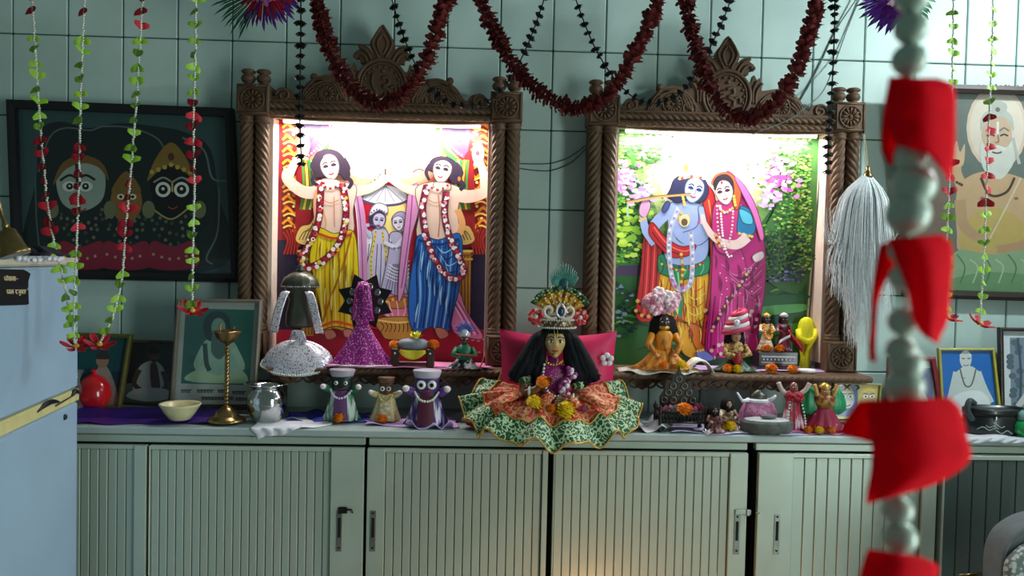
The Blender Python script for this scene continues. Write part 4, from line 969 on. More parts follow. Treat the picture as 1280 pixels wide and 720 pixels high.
def marigold_mesh(c):
    if c in MG: return MG[c]
    mb = MB(); rg = random.Random(4)
    mb.ell((0,0,0), (.72,.72,.6), seg=10, rings=7)
    n = 70
    for i in range(n):
        z = 1-1.75*(i+.5)/n; a = i*2.39996; r = sqrt(max(0, 1-z*z)); d = Vector((r*cos(a), r*sin(a), z)); u = Vector((-sin(a), cos(a), 0)); w = d.cross(u); s = .24+.06*rg.random()
        b = d*.66; T = d*(1.0+.1*rg.random())+w*.12*rg.uniform(-1,1)
        mb.add([b-u*s*.6, T-u*s+w*.08, T+d*.06, T+u*s-w*.08, b+u*s*.6], [(0,1,2,3,4)], smooth=False)
    col = {'o': (236,140,20), 'y': (240,208,30), 'd': (214,96,20)}[c]
    MG[c] = mb.mesh('marigold', M('marigold_'+c, col, .7, var=.25, scale=3))
    return MG[c]
def marigold(label, px, py, Z, r, c='o', lift=0.0, loc=None):
    p, k = place(px, py, Z) if loc is None else (Vector(loc), 0)
    o = link('marigold', marigold_mesh(c), None, (p.x, p.y, p.z+r*.62+lift), (random.uniform(-.3,.3), random.uniform(-.3,.3), random.uniform(0,6)), (r, r, r*.8))
    return tag(o, label, 'flower')
def head3d(parent, c, r, skin=(206,170,120), eyes='small', tall=1.15, hair=None, name='head', lips=(170,50,50), mark=None):
    c = Vector(c); mb = MB().ell(c, (r*.88, r*.9, r*tall), skin, 16, 12)
    ez = c.z+r*.12; ey = c.y-r*.80
    for s in (-1, 1):
        if eyes == 'big':
            mb.ell((c.x+s*r*.40, ey+r*.03, ez), (r*.30, r*.14, r*.30), (240,240,236), 12, 8); mb.ell((c.x+s*r*.40, ey-r*.10, ez), (r*.14, r*.06, r*.14), (12,12,14), 10, 6)
        else:
            mb.ell((c.x+s*r*.36, ey+r*.02, ez), (r*.24, r*.08, r*.12), (240,238,230), 10, 6); mb.ell((c.x+s*r*.36, ey-r*.05, ez), (r*.10, r*.05, r*.10), (14,12,14), 8, 6)
            mb.tube([(c.x+s*r*.12, ey-r*.02, ez+r*.24), (c.x+s*r*.36, ey-r*.02, ez+r*.34), (c.x+s*r*.62, ey+r*.12, ez+r*.24)], r*.045, 5, (20,16,16))
    mb.tube([(c.x, ey-r*.08, ez), (c.x, ey-r*.20, ez-r*.32), (c.x, ey-r*.06, ez-r*.38)], [r*.06, r*.12, r*.09], 6, skin)
    mb.tube([(c.x-r*.26, ey+r*.06, c.z-r*.48), (c.x, ey-r*.03, c.z-r*.54), (c.x+r*.26, ey+r*.06, c.z-r*.48)], r*.07, 6, lips)
    if mark: mb.tube([(c.x, ey-r*.0, ez+r*.15), (c.x, ey+r*.08, ez+r*.7)], r*.06, 5, mark)
    return mb.build(name, m_attrg, parent)
def strand(parent, name, pts, r, mat, seg=6, bead=None):
    if bead:
        P = cr(pts, 10); mb = MB(); acc = 1e9; last = Vector(P[0])
        for p in P:
            p = Vector(p); acc += (p-last).length; last = p
            if acc >= bead: acc = 0; mb.ell(p, (r,r,r), seg=7, rings=5)
        return stuff(mb.build(name, mat, parent))
    return MB().tube(cr(pts, 6), r, seg).build(name, mat, parent)
def skirt(parent, r0, r1, h, mat, folds=14, amp=.10, sx=1.0, sy=1.0, z0=0.0, name='skirt', hem=None, bow=.5, seg=72):
    n = 9; prof = []
    for i in range(n+1):
        t = i/n; prof.append((r1+(r0-r1)*(t**bow), z0+h*t))
    f = lambda a, t: 1+amp*(1-t)**1.2*cos(folds*a+.6*sin(3*a))
    o = MB().lathe(prof, seg, fold=f, sx=sx, sy=sy, cap=True).build(name, mat, parent)
    if hem:
        MB().tube([(r1*f(a, 0)*cos(a)*sx, r1*f(a, 0)*sin(a)*sy, z0+.004) for a in [2*pi*i/72 for i in range(72)]], hem[1], 6, closed=True).build('hem', hem[0], o)
    return o
def cloth(label, pts, Z, mat, h=.006, thick=.002, seed=1, drop=None, name='cloth', nu=40, nv=18, ridge=None):
    """a rumpled cloth lying on a level: pts = pixel corners BL, BR, TR, TL on that level"""
    q = [onz(x, y, Z) for x, y in pts]; o = sum(q, Vector())/4; o.z = Z; rg = random.Random(seed); a = [rg.uniform(4,9) for _ in range(6)]
    def fn(u, v):
        u2 = u+.02*sin(v*a[0]*2); v2 = v+.05*sin(u*a[1]*2)*(1 if v < .5 else .5)
        p = q[0].lerp(q[1], u2).lerp(q[3].lerp(q[2], u2), v2)
        z = Z+.0015+h*(.5+.5*sin(u*a[2]*2+3*v))*(.5+.5*cos(v*a[3]+u*a[4]*1.5))
        if ridge: z += ridge(u, v)
        if drop and p.y < -.437: z = Z+.002-(-.437-p.y)*drop; p = Vector((p.x, -.439-.004*sin(u*40), 0))
        return (p.x-o.x, p.y-o.y, z-o.z)
    c = MB().grid(fn, nu, nv).build(name, mat, None, o); solidify(c, thick, 1)
    return tag(c, label, 'cloth')

m_purple = M('purple_satin', (62, 26, 128), .45, var=.3, scale=12); m_lav = M('lavender_cloth', (196, 164, 214), .7, var=.15, scale=14); m_pinkc = M('pink_cloth', (222, 130, 178), .65, var=.15, scale=14)
m_white = M('white_cloth', (222, 224, 232), .75, var=.1, scale=20); m_blue = M('royal_blue_cloth', (54, 62, 168), .6, var=.2, scale=14)
# ------------------------------------------------------------------ cloths
cloth('purple satin cloth spread before the pictures at the refrigerator end', [(92,531),(262,531),(300,520),(84,517)], CTR, m_purple, .010, seed=2, ridge=lambda u, v: .028*max(0, 1-abs(v-.85)/.3))
cloth('pale cloth with a drooping corner under the steel pot', [(308,546),(414,532),(412,520),(322,526)], CTR, m_white, .004, seed=3, drop=.30)
cloth('royal blue cloth folded beside the green round-eyed figure', [(356,528),(470,529),(462,518),(362,516)], CTR, m_blue, .014, seed=5)
cloth('lavender cloth under the cream and purple round-eyed figures', [(455,533),(572,536),(570,522),(462,520)], CTR, m_lav, .010, seed=7)
cloth('white crumpled cloth between the red cushion and the metal throne', [(792,541),(832,541),(830,528),(796,527)], CTR, m_white, .030, seed=9, nu=30, nv=20)
cloth('pale lilac cloth strip under the small throne and stone slab', [(838,542),(1010,545),(1004,530),(838,528)], CTR, M('lilac_cloth', (206,196,232), .7), .006, seed=11)
cloth('bright pink cloth beneath the green and red figure', [(986,543),(1064,544),(1056,528),(990,527)], CTR, m_pinkc, .006, seed=12)
cloth('white cloth corner hanging under the black oval case', [(1196,552),(1300,553),(1300,536),(1196,534)], CTR, m_white, .008, seed=13, drop=.30)
cloth('pink cloth spread on the ledge of the dancers frame', [(404,460),(616,463),(606,455),(410,452)], LEDGE, m_pinkc, .006, seed=15)
cloth('lavender cloth spread on the ledge of the garden frame', [(866,464),(1030,466),(1022,458),(868,457)], LEDGE, m_lav, .003, seed=16)

# ------------------------------------------------------------------ counter, refrigerator end
p, k = place(117, 516, CTR)
b = thing('red_balloon', 'glossy red balloon with a clear wrapper beside the refrigerator', 'balloon', p)
MB().lathe([(.0,.006),(.030,.010),(.052,.035),(.060,.065),(.054,.098),(.034,.124),(.012,.136),(.004,.140)], 28).build('balloon', M('red_rubber', (206,26,34), .2, var=.05, coat=.5, sub=.2), b)
MB().lathe([(.003,.138),(.012,.150),(.009,.154),(.004,.144)], 12, cap=False).build('knot', MATS['red_rubber'], b)
cw = MB().grid(lambda u, v: (-.045+.03*u+.006*sin(v*14), -.062-.008*sin(u*3+v*9), .005+.155*v), 10, 24).build('clear_wrapper', M('clear_film', (235,235,240), .12, trans=.9, var=0), b); solidify(cw, .0006)
p, k = place(225, 524.5, CTR+.012)
b = thing('bowl', 'shallow cream bowl on the purple cloth', 'bowl', p)
MB().lathe([(.0,.004),(.028,.0),(.034,.003),(.050,.024),(.062,.044),(.068,.052),(.066,.055),(.060,.050),(.046,.026),(.030,.012),(.0,.010)], 32).build('bowl_body', M('cream_ceramic', (214,204,158), .3, var=.12), b)
MB().ell((0,0,.034), (.050,.050,.008)).build('contents', M('brown_offering', (120,98,56), .8, var=.4, scale=60), b)
p, k = place(283, 526, CTR+.008)
b = thing('brass_lamp', 'tall twisted-stem brass oil lamp standing before the pale-matted picture', 'lamp', p)
MB().lathe([(.062,.0),(.064,.004),(.056,.010),(.044,.016),(.040,.020),(.036,.030),(.020,.042),(.012,.050)], 36, fold=lambda a, t: 1+.02*(t < .2)*cos(18*a)).build('base', m_brass, b)
mb = MB(); z = .05
while z < .255: mb.ell((0,0,z), (.0085,.0085,.0085), seg=12, rings=8); z += .0125
mb.tube([(0,0,.045),(0,0,.265)], .005, 8); mb.build('stem', m_brass, b)
MB().lathe([(.008,.258),(.022,.266),(.036,.280),(.042,.298),(.046,.302),(.042,.305),(.034,.296),(.0,.290)], 28, fold=lambda a, t: 1+.07*(t > .3)*max(0, cos(5*a))**6).build('oil_cup', m_brass, b)
MB().tube([(-.02,-.01,.302),(-.022,-.012,.322),(-.014,-.012,.330)], .003, 6).build('wick_hook', m_brass, b); MB().tube([(.018,-.01,.302),(.026,-.012,.318)], .003, 6).build('wick_hook', m_brass, b)
p, k = place(333, 526, CTR+.003)
b = thing('steel_pot', 'round polished steel pot with a flared rim', 'pot', p)
MB().lathe([(.0,.002),(.040,.0),(.046,.004),(.060,.030),(.066,.056),(.0665,.060),(.0665,.066),(.064,.072),(.0655,.078),(.062,.088),(.050,.104),(.048,.112),(.056,.120),(.076,.127),(.076,.130),(.054,.124),(.044,.112),(.046,.104),(.056,.086),(.058,.05),(.036,.012),(.0,.01)], 40).build('pot_body', m_steel, b)
MB().lathe([(.0662,.0),(.0685,.002),(.0662,.004)], 40, (0,0,.061), cap=False).build('rib_band', m_steel, b)

# round-eyed carved figures
def round_eyed(label, px, py, H, Wd, robe, robe2, facec, crownc, armc, gar, headw, k_eye=1.0):
    p, k = place(px, py, CTR+.008); t = thing('round_eyed_figure', label, 'figurine', p); h = H*k; w = Wd*k
    skirt(t, w*.26, w*.50, h*.62, robe, 12, .10, 1, .62, 0, 'robe', bow=.7)
    MB().grid(lambda u, v: ((u-.5)*w*(.30+.12*(1-v)), -w*.30*(1-.45*v)-.004*cos((u-.5)*pi), h*.02+h*.58*v), 10, 10).build('robe_panel', robe2, t)
    hw = headw*k/2
    MB().lathe([(hw*.80,h*.55),(hw*.98,h*.62),(hw,h*.82),(hw*1.02,h*.86)], 24, sx=1, sy=.8, col=facec).build('head', M('face_%d_%d_%d' % facec, facec, .4), t)
    MB().lathe([(hw*1.03,h*.86),(hw*1.10,h*.89),(hw*1.24,h*.985),(hw*1.18,h*1.0),(0,h*1.0)], 24, sx=1, sy=.8).build('headband', M('crown_%d_%d_%d' % crownc, crownc, .5), t)
    mb = MB()
    for s in (-1, 1):
        mb.ell((s*hw*.45, -hw*.80, h*.745), (hw*.36*k_eye, hw*.16, hw*.36*k_eye), (238,238,232), 14, 8); mb.ell((s*hw*.45, -hw*.95, h*.745), (hw*.17*k_eye, hw*.06, hw*.17*k_eye), (10,10,12), 12, 6)
    mb.tube([(-hw*.4,-hw*.80,h*.645),(0,-hw*.86,h*.63),(hw*.4,-hw*.80,h*.645)], hw*.045, 6, (160,40,44)); mb.build('face_paint', m_attrg, t)
    for s in (-1, 1):
        MB().tube([(s*w*.20,0,h*.56),(s*w*.36,-.004,h*.60),(s*w*.46,-.022,h*.66)], [w*.11,w*.10,w*.085], 12).build('arm', armc, t)
        MB().ell((s*w*.47,-.026,h*.67), (w*.085,w*.085,w*.075)).build('hand', M('white_hand', (226,214,214), .5), t)
    strand(t, 'necklace', [(-hw*1.0,-hw*.5,h*.60),(-hw*.6,-hw*1.15,h*.50),(0,-hw*1.35,h*.46),(hw*.6,-hw*1.15,h*.50),(hw*1.0,-hw*.5,h*.60)], .0045, gar, bead=.0075)
    return t
round_eyed('green-robed round-eyed figure on blue cloth beside the steel pot', 427, 524, 63, 46, M('green_stripe_robe', (40,120,72), .5, c2=(214,226,220), kind='noise', scale=26, thr=.52, soft=.06, aniso=(3,1,.5)), M('violet_panel', (104,60,110), .5), (22,40,34), (176,164,178), M('green_sleeve', (36,110,70), .5), M('pearl_lilac', (206,196,220), .4), 26, .55)
round_eyed('cream-robed round-eyed figure with a brown face', 482, 525, 54, 38, M('cream_robe', (120,90,150), .6, c2=(222,206,150), kind='voronoi', scale=90, thr=.16, soft=.06), M('cream_lace', (232,226,206), .6, c2=(190,170,110), scale=80, thr=.5), (98,62,44), (110,72,52), M('cream_sleeve', (210,196,140), .6), M('pearl_gold', (220,200,130), .4), 17)
round_eyed('purple-striped round-eyed figure with a white garland', 533, 530, 68, 54, M('purple_stripe_robe', (62,42,112), .5, c2=(214,206,226), scale=24, thr=.56, soft=.05, aniso=(3,1,.5)), M('maroon_panel', (92,30,54), .5), (74,52,120), (190,184,200), M('violet_sleeve', (112,60,150), .5), m_pearl, 29, 1.1)
for lab, x, y, r in (('orange marigold at the foot of the green-robed figure', 424, 530, .020), ('orange marigold at the foot of the cream-robed figure', 477, 531, .019), ('orange marigold tucked behind the lavender fold by the purple figure', 516, 532, .013)):
    marigold(lab, x, y, CTR, r, 'o', .008)
cloth('lilac cloth folded up against the purple-striped figure', [(506,537),(566,537),(560,531),(512,530)], CTR, m_lav, .034, seed=21, nu=26, nv=12)

# ------------------------------------------------------------------ ledge of the dancers frame
p, k = place(374, 452.5, LEDGE)
t = thing('dress_stand', 'dark metal bust stand with a scalloped cap and two silver lace ribbons', 'stand', p)
MB().lathe([(.030,0),(.030,.006),(.006,.012),(.006,.130)], 16).build('stem', m_black, t)
m_gun = M('gunmetal', (84,86,76), .35, metal=.6, var=.2)
MB().lathe([(.0,.125),(.044,.128),(.052,.140),(.050,.180),(.040,.225),(.052,.262),(.066,.285),(.058,.310),(.0,.322)], 28, sx=1, sy=.6).build('bust', m_gun, t)
MB().lathe([(.064,.272),(.068,.280),(.060,.304),(.040,.322),(.018,.332),(.0,.334)], 40, sx=1, sy=.7, fold=lambda a, u: 1+.05*(1-u)*cos(14*a)).build('cap', m_gun, t)
strand(t, 'cap_beading', [(.066*cos(a), .047*sin(a), .276) for a in [2*pi*i/16 for i in range(17)]], .0035, M('pewter', (140,138,136), .3, metal=.7), bead=.007)
MB().lathe([(.014,.332),(.018,.338),(.008,.344),(.012,.350),(.0,.362)], 14).build('finial', m_gun, t)
for s in (-1, 1):
    o = MB().grid(lambda u, v, s=s: (s*(.040+.042*v**.7)+(u-.5)*.030, -.050-.010*sin(v*3), .262-.150*v-.006*abs(u-.5)), 6, 14).build('lace_ribbon', m_silver, t); solidify(o, .002)
p, k = place(372, 456, LEDGE+.002)
t = thing('silver_skirt', 'spread silver lace skirt lying like a shell on the ledge', 'doll dress', p)
def shell(u, v):
    a = 2*pi*u; r = v; return (.125*r*cos(a)*(1+.03*cos(9*a)*v), .066*r*sin(a), -.034*max(0, r-.55)/.45*max(0, -sin(a))+.088*sqrt(max(0, 1-r**1.5))+.018*r*(1-r)*cos(7*a)+.012*(.5+.5*sin(a))*r)
MB().grid(shell, 64, 14, closed=True).build('skirt', m_silver, t)
strand(t, 'pearl_hem', [(.127*cos(a)*(1+.03*cos(9*a)), .067*sin(a)-.001, .006-.034*max(0, -sin(a))+.012*(.5+.5*sin(a))) for a in [2*pi*i/40 for i in range(41)]], .0035, m_pearl, bead=.0065)
o = MB().grid(lambda u, v: (.02+(u-.5)*.034-.03*v, -.012-.014*sin(pi*v), .074+.050*sin(pi*v*.9)), 6, 12).build('waist_strap', m_silver, t); solidify(o, .002)

p, k = place(452, 457, LEDGE+.004)
t = thing('magenta_dress', 'magenta sequinned dress and veil propped before a black star mirror', 'doll dress', p)
m_mag = M('magenta_sequin', (160, 22, 130), .4, var=0, c2=(240,196,232), kind='voronoi', scale=150, thr=.28, soft=.07); 
MATS['magenta_sequin'].node_tree.nodes['Color Ramp'].color_ramp.elements[0].color = S(240,196,232); MATS['magenta_sequin'].node_tree.nodes['Color Ramp'].color_ramp.elements[1].color = S(150,20,124)
skirt(t, .022, .120, .150, m_mag, 9, .10, 1, .42, 0, 'skirt', (M('silver_hem', (226,196,216), .4, metal=.3), .004), bow=.75)
MB().lathe([(.020,.145),(.026,.165),(.030,.190),(.020,.205)], 20, sx=1, sy=.6).build('bodice', m_mag, t)
MB().lathe([(.0,.300),(.016,.296),(.026,.270),(.030,.235),(.034,.190),(.038,.160)], 22, (0,.004,0), sx=1, sy=.55, fold=lambda a, u: 1+.10*u*cos(8*a)).build('veil', m_mag, t)
o = MB().grid(lambda u, v: (.010+(u-.5)*.036*(.5+.6*v)+.012*v, -.026-.004*sin(v*4), .292-.125*v), 6, 12).build('veil_end', m_mag, t); solidify(o, .0015)
st_ = []
for i in range(16):
    a = 2*pi*i/16+pi/8; r = .105 if i % 2 == 0 else .072; st_.append((r*cos(a), .226+r*sin(a)))
MB().prism(st_, .062, .068).build('star_mirror', m_black, t)
mb = MB()
for i in range(10):
    a = 2*pi*i/10; mb.ell((.055*cos(a), .060, .226+.055*sin(a)), (.013,.004,.013), seg=10, rings=6)
mb.build('mirror_petal_ring', M('grey_mirror', (130,136,136), .15, metal=.8), t)
MB().box((0,.072,.07), (.02,.006,.14)).build('mirror_prop', m_black, t)

p, k = place(516, 458.5, LEDGE+.003)
t = thing('offering_stool', 'little dark wooden stool between the magenta dress and the green doll', 'stool', p)
mw = M('dark_walnut', (64,44,30), .45, var=.3, scale=30)
MB().box((0,0,.052), (.150,.052,.010), bev=.002).build('stool_top', mw, t)
for s in (-1, 1): MB().box((s*.062,0,.034), (.026,.056,.068), bev=.004).build('side_panel', mw, t); MB().ell((s*.062,-.029,.050), (.004,.003,.004)).build('stud', m_silver, t)
MB().box((0,-.018,.012), (.110,.006,.012)).build('stretcher', mw, t)
o = MB().grid(lambda u, v: ((u-.5)*.092, -.028-.003*sin(u*9), .062-.034*v*sin(pi*(.1+.8*u))), 12, 6).build('yellow_cloth', M('yellow_satin', (226,206,40), .5), t); solidify(o, .002)
tag(MB().ell((0,0,.023), (.058,.030,.023), seg=24, rings=14).build('oval_stone', M('grey_stone', (128,132,142), .5, var=.25, scale=50), None, (p.x, p.y, p.z+.058)), 'smooth grey oval stone resting on the little dark stool', 'stone')
def leafy(name, label, loc, r, mat, n=14):
    mb = MB()
    for i in range(n):
        a = i*2.4; e = .5+.7*(i/n); d = Vector((cos(a)*cos(e), sin(a)*cos(e), sin(e))); u = Vector((-sin(a), cos(a), 0))
        mb.add([(0,0,0), d*r*.55-u*r*.24, d*r, d*r*.55+u*r*.24], [(0,1,2,3)], smooth=False)
    mb.ell((0,0,r*.2), (r*.3,r*.3,r*.25), seg=8, rings=6)
    return tag(mb.build(name, mat, None, loc), label, 'flower')
leafy('yellow_flower', 'bright yellow flower on top of the oval stone', (p.x+.008, p.y-.005, p.z+.100), .034, M('lemon_petal', (232,224,50), .6))
marigold('orange marigold at the magenta-dress side of the oval stone', 0, 0, 0, .017, 'o', 0, (p.x-.066, p.y-.004, p.z+.068))
marigold('large orange marigold at the green-doll side of the oval stone', 0, 0, 0, .021, 'o', 0, (p.x+.070, p.y-.004, p.z+.068))

# small seated doll, green, feathered crown
def plume(parent, c, r, mat, n=9, name='feather_plume', spread=1.3):
    mb = MB(); c = Vector(c)
    for i in range(n):
        a = -spread+2*spread*i/(n-1); mb.tube([c, c+Vector((sin(a)*r*.5, -.003, cos(a)*r*.6)), c+Vector((sin(a)*r, -.004+.003*(i % 2), cos(a)*r*(.95+.1*(i % 2))))], [r*.05, r*.09, r*.02], 5)
    return mb.build(name, mat, parent)
p, k = place(580, 460, LEDGE+.004)
t = thing('seated_doll', 'tiny seated doll in green with a blue feather crown, beside the dancers frame column', 'doll', p)
skirt(t, .022, .062, .034, M('black_white_skirt', (24,24,30), .5, c2=(226,222,230), scale=40, thr=.52, soft=.05), 10, .12, 1.1, .6, 0, 'skirt', bow=.6)
MB().lathe([(.024,.030),(.026,.045),(.030,.066),(.018,.080),(.010,.086)], 18, sx=1, sy=.7).build('torso', M('emerald_blouse', (196,230,206), .45, c2=(22,110,74), kind='voronoi', scale=120, thr=.1, soft=.05), t)
for s in (-1, 1): MB().tube([(s*.026,-.002,.070),(s*.040,-.016,.050),(s*.014,-.030,.044)], [.010,.009,.007], 8).build('arm', MATS['emerald_blouse'], t)
head3d(t, (0,-.004,.104), .018, (70,48,44), lips=(190,60,60))
MB().lathe([(.019,.112),(.022,.120),(.016,.134),(.008,.142),(.0,.144)], 16).build('crown', M('silver_white', (214,214,226), .3, metal=.4), t)
plume(t, (0,-.006,.126), .044, M('peacock_blue', (70,86,160), .4), 11)
strand(t, 'flute', [(-.03,-.040,.052),(.044,-.034,.046)], .0035, M('red_wood', (150,30,36), .4))
o = MB().grid(lambda u, v: (.052+.02*u, -.035+.06*v, .004+.05*u*u), 6, 6).build('shawl_end', M('coral_cloth', (206,90,80), .6), t); solidify(o, .002)

# ------------------------------------------------------------------ ledge of the garden frame
p, k = place(828, 464, LEDGE+.003)
t = thing('orange_doll', 'seated doll in an orange gown under a huge pink blossom turban', 'doll', p)
m_flor = M('white_floral', (230,228,216), .6, c2=(60,60,90), kind='voronoi', scale=70, thr=.14, soft=.04)
MATS['white_floral'].node_tree.nodes['Color Ramp'].color_ramp.elements[0].color = S(70,110,120); MATS['white_floral'].node_tree.nodes['Color Ramp'].color_ramp.elements[1].color = S(232,230,218)
o = MB().grid(lambda u, v: (-.010+.155*v*cos(2*pi*u)*(1+.05*cos(9*2*pi*u)), .010+.075*v*sin(2*pi*u), .026*(1-v)+.006*v*sin(14*pi*u)), 60, 10, closed=True).build('spread_train', m_flor, t); solidify(o, .002, 1)
m_or = M('orange_brocade', (232,150,34), .5, c2=(150,84,20), scale=60, thr=.55, soft=.08, aniso=(1,1,.3))
skirt(t, .030, .118, .080, m_or, 16, .12, 1, .50, .010, 'gown', bow=.6)
MB().lathe([(.030,.075),(.031,.095),(.038,.125),(.030,.146),(.012,.156)], 20, sx=1, sy=.7).build('torso', m_or, t)
for s, m_ in ((-1, m_or), (1, m_or)): MB().tube([(s*.040,0,.132),(s*.058,-.022,.098),(s*.036,-.046,.066)], [.014,.012,.008], 10).build('sleeve', m_, t); MB().ell((s*.032,-.052,.062), (.009,.008,.007)).build('hand', M('peach_skin', (222,150,110), .5), t)
head3d(t, (0,-.006,.176), .024, (74,58,54), lips=(170,60,60))
MB().lathe([(.040,.110),(.044,.140),(.040,.175),(.030,.198),(.0,.208)], 20, (0,.012,0), sx=1.15, sy=.7, fold=lambda a, u: 1+.06*cos(11*a)).build('hair', m_hairb, t)
rg = random.Random(2); tb_ = None
for i in range(9):
    a = i*2.4; r = .036*sqrt(i/9.); c = Vector((-.014+r*1.5*cos(a), -.016-.010*(i % 2), .252+r*sin(a)*1.0)); mb = MB()
    for j in range(7):
        b_ = 2*pi*j/7; mb.ell(c+Vector((.014*cos(b_), -.004*(j % 2), .014*sin(b_))), (.011,.007,.011), seg=8, rings=6)
    mb.ell(c+Vector((0,-.008,0)), (.008,.005,.008), seg=8, rings=6); mb.build('turban_blossom', M('rose_blossom', (226,120,158), .6, c2=(250,226,232), scale=60, thr=.5, soft=.12) if i % 3 else M('pale_blossom', (246,226,232), .6), t)
MB().ell((-.012,.008,.245), (.070,.028,.042)).build('turban', MATS['rose_blossom'], t)
MB().ell((.0,-.012,.158), (.020,.016,.010)).build('collar', M('gold_collar', (220,170,60), .4, metal=.5), t)
marigold('orange marigold in the lap of the orange-gowned doll', 826, 463, LEDGE, .017, 'o', .014, (p.x-.010, p.y-.062, LEDGE+.008)); marigold('yellow marigold in the lap of the orange-gowned doll', 853, 464, LEDGE, .021, 'y', .012, (p.x+.052, p.y-.058, LEDGE+.008))
p2 = Vector((p.x+.128, p.y-.01, LEDGE+.004)); c = MB().grid(lambda u, v: (-.045+.09*u, -.04+.08*v, .042*(1-abs(2*u-1)**2.2)+.004*sin(v*8)), 18, 8).build('folded_napkin', m_flor, None, p2); solidify(c, .003, 1); tag(c, 'white floral napkin tented beside the orange-gowned doll', 'cloth')

p, k = place(918, 463, LEDGE+.004)
t = thing('green_doll', 'seated doll in dark green with a striped pink turban, between the napkin and dark box', 'doll', p)
skirt(t, .026, .092, .046, M('dark_green_satin', (20,66,40), .45, c2=(206,214,206), kind='noise', scale=16, thr=.62, soft=.04), 12, .14, 1, .5, 0, 'gown', bow=.55)
MB().lathe([(.028,.040),(.030,.060),(.036,.085),(.022,.104),(.010,.110)], 18, sx=1, sy=.7).build('torso', M('cream_brocade', (206,176,96), .5, c2=(120,30,40), scale=90, thr=.52), t)
for s in (-1, 1): MB().tube([(s*.032,-.004,.092),(s*.046,-.024,.064),(s*.012,-.040,.058)], [.012,.011,.008], 8).build('arm', MATS['cream_brocade'], t)
MB().ell((0,-.036,.046), (.018,.012,.024)).build('red_sash', M('red_sash', (150,20,36), .5), t)
head3d(t, (0,-.006,.126), .020, (176,140,110))
MB().lathe([(.034,.080),(.036,.110),(.030,.140),(.0,.152)], 18, (0,.012,0), sx=1.1, sy=.6).build('hair', m_hairb, t)
for i in range(5): MB().tube([(.042*(1-.13*i)*cos(a)+.002*i, .026*sin(a)-.004, .150+.015*i+.010*cos(a)) for a in [2*pi*j/20 for j in range(20)]], .0105, 8, closed=True).build('turban_coil', M('pink_stripe', (206,60,100), .5) if i % 2 == 0 else M('white_stripe', (232,222,226), .5), t)
MB().lathe([(.012,0),(.006,.010),(.0,.030)], 10, (0,-.02,.205)).build('turban_tip', MATS['pink_stripe'], t)
MB().ell((-.008,-.040,.176), (.013,.006,.013)).build('brooch', m_silver, t)
marigold('double orange marigold at the knee of the dark-green doll', 910, 466, LEDGE, .018, 'o', .006); marigold('yellow-orange marigold before the sash of the dark-green doll', 922, 466.5, LEDGE, .018, 'y', .004)

p, k = place(968, 461, LEDGE+.003)
t = thing('dark_box', 'dark carved wooden box seat holding two small dolls', 'box', p)
md = M('dark_mahogany', (48,28,40), .35, var=.3, coat=.3)
MB().box((0,0,.040), (.150,.075,.056), bev=.003).build('box_body', md, t)
MB().box((0,0,.006), (.160,.083,.012), bev=.002).build('box_base', md, t)
MB().box((0,-.0385,.050), (.130,.004,.006)).build('trim_strip', M('pewter_trim', (120,116,120), .3, metal=.6), t); MB().box((0,-.0385,.028), (.130,.004,.004)).build('trim_strip', MATS['pewter_trim'], t)
mb = MB()
for i in range(9): mb.ell((-.056+.014*i, -.039, .039), (.004,.003,.004), seg=7, rings=5)
stuff(mb.build('stud_row', m_silver, t))
bz = p.z+.068
def mini(label, dx, robe, skin, H, hair, crown, arms=True, wide=.034, name='small_doll'):
    q = thing(name, label, 'doll', (p.x+dx, p.y, bz))
    skirt(q, .012, wide, H*.50, robe, 10, .12, 1, .7, 0, 'robe', bow=.8)
    MB().lathe([(.013,H*.46),(.018,H*.60),(.020,H*.68),(.009,H*.75)], 16, sx=1, sy=.7).build('torso', robe, q)
    for s in (-1, 1): MB().tube([(s*.019,0,H*.68),(s*.027,-.012,H*.55),(s*.012,-.022,H*.52)], [.007,.006,.005], 8).build('arm', robe, q)
    head3d(q, (0,-.003,H*.83), H*.105, skin)
    MB().lathe([(H*.12,H*.74),(H*.13,H*.84),(H*.09,H*.93),(0,H*.955)], 16, (0,.006,0)).build('hair', hair, q)
    MB().lathe([(H*.09,H*.90),(H*.12,H*.95),(H*.06,H*1.0),(0,H*1.03)], 14).build('crown', crown, q)
    return q
d1 = mini('little doll in gold and white stripes with dark hair, on the dark box', -.036, M('gold_white_stripe', (226,170,50), .5, c2=(236,226,216), scale=50, thr=.5, soft=.05, aniso=(.4,.4,2)), (40,36,52), .140, m_hairb, M('gold_trim', (220,180,90), .3, metal=.6))
strand(d1, 'garland', [(-.014,-.014,.098),(-.012,-.030,.06),(0,-.034,.045),(.012,-.030,.06),(.014,-.014,.098)], .005, M('orange_bead', (226,150,30), .6), bead=.008)
d2 = mini('little doll in a maroon and red gown with white headdress, on the dark box', .030, M('maroon_gown', (120,20,52), .5, c2=(206,190,206), kind='noise', scale=50, thr=.62, soft=.05), (48,36,44), .142, m_hairb, m_white)
o = MB().grid(lambda u, v: (.012+.050*v+.02*u*v, -.028+.045*u, .070-.062*v+.012*sin(u*8)), 8, 12).build('red_train', M('scarlet_satin', (196,20,56), .45), d2); solidify(o, .003)
o = MB().grid(lambda u, v: (-.030+.040*u, -.040+.006*sin(u*4), .030+.026*u+.010*v), 8, 4).build('white_scarf', m_white, d2); solidify(o, .002)
for lab, dx, dy, r, c in (('orange marigold on the dark box before the gold-striped doll', -.040, -.026, .017, 'o'), ('orange-yellow marigold on the dark box between the two dolls', .008, -.028, .018, 'o')):
    marigold(lab, 0, 0, 0, r, c, 0, (p.x+dx, p.y+dy, bz))
marigold('round orange marigold on the ledge before the dark box', 965, 467, LEDGE, .022, 'o', .003); marigold('orange marigold on the ledge beside the white ring', 991, 467, LEDGE, .019, 'o', .003)
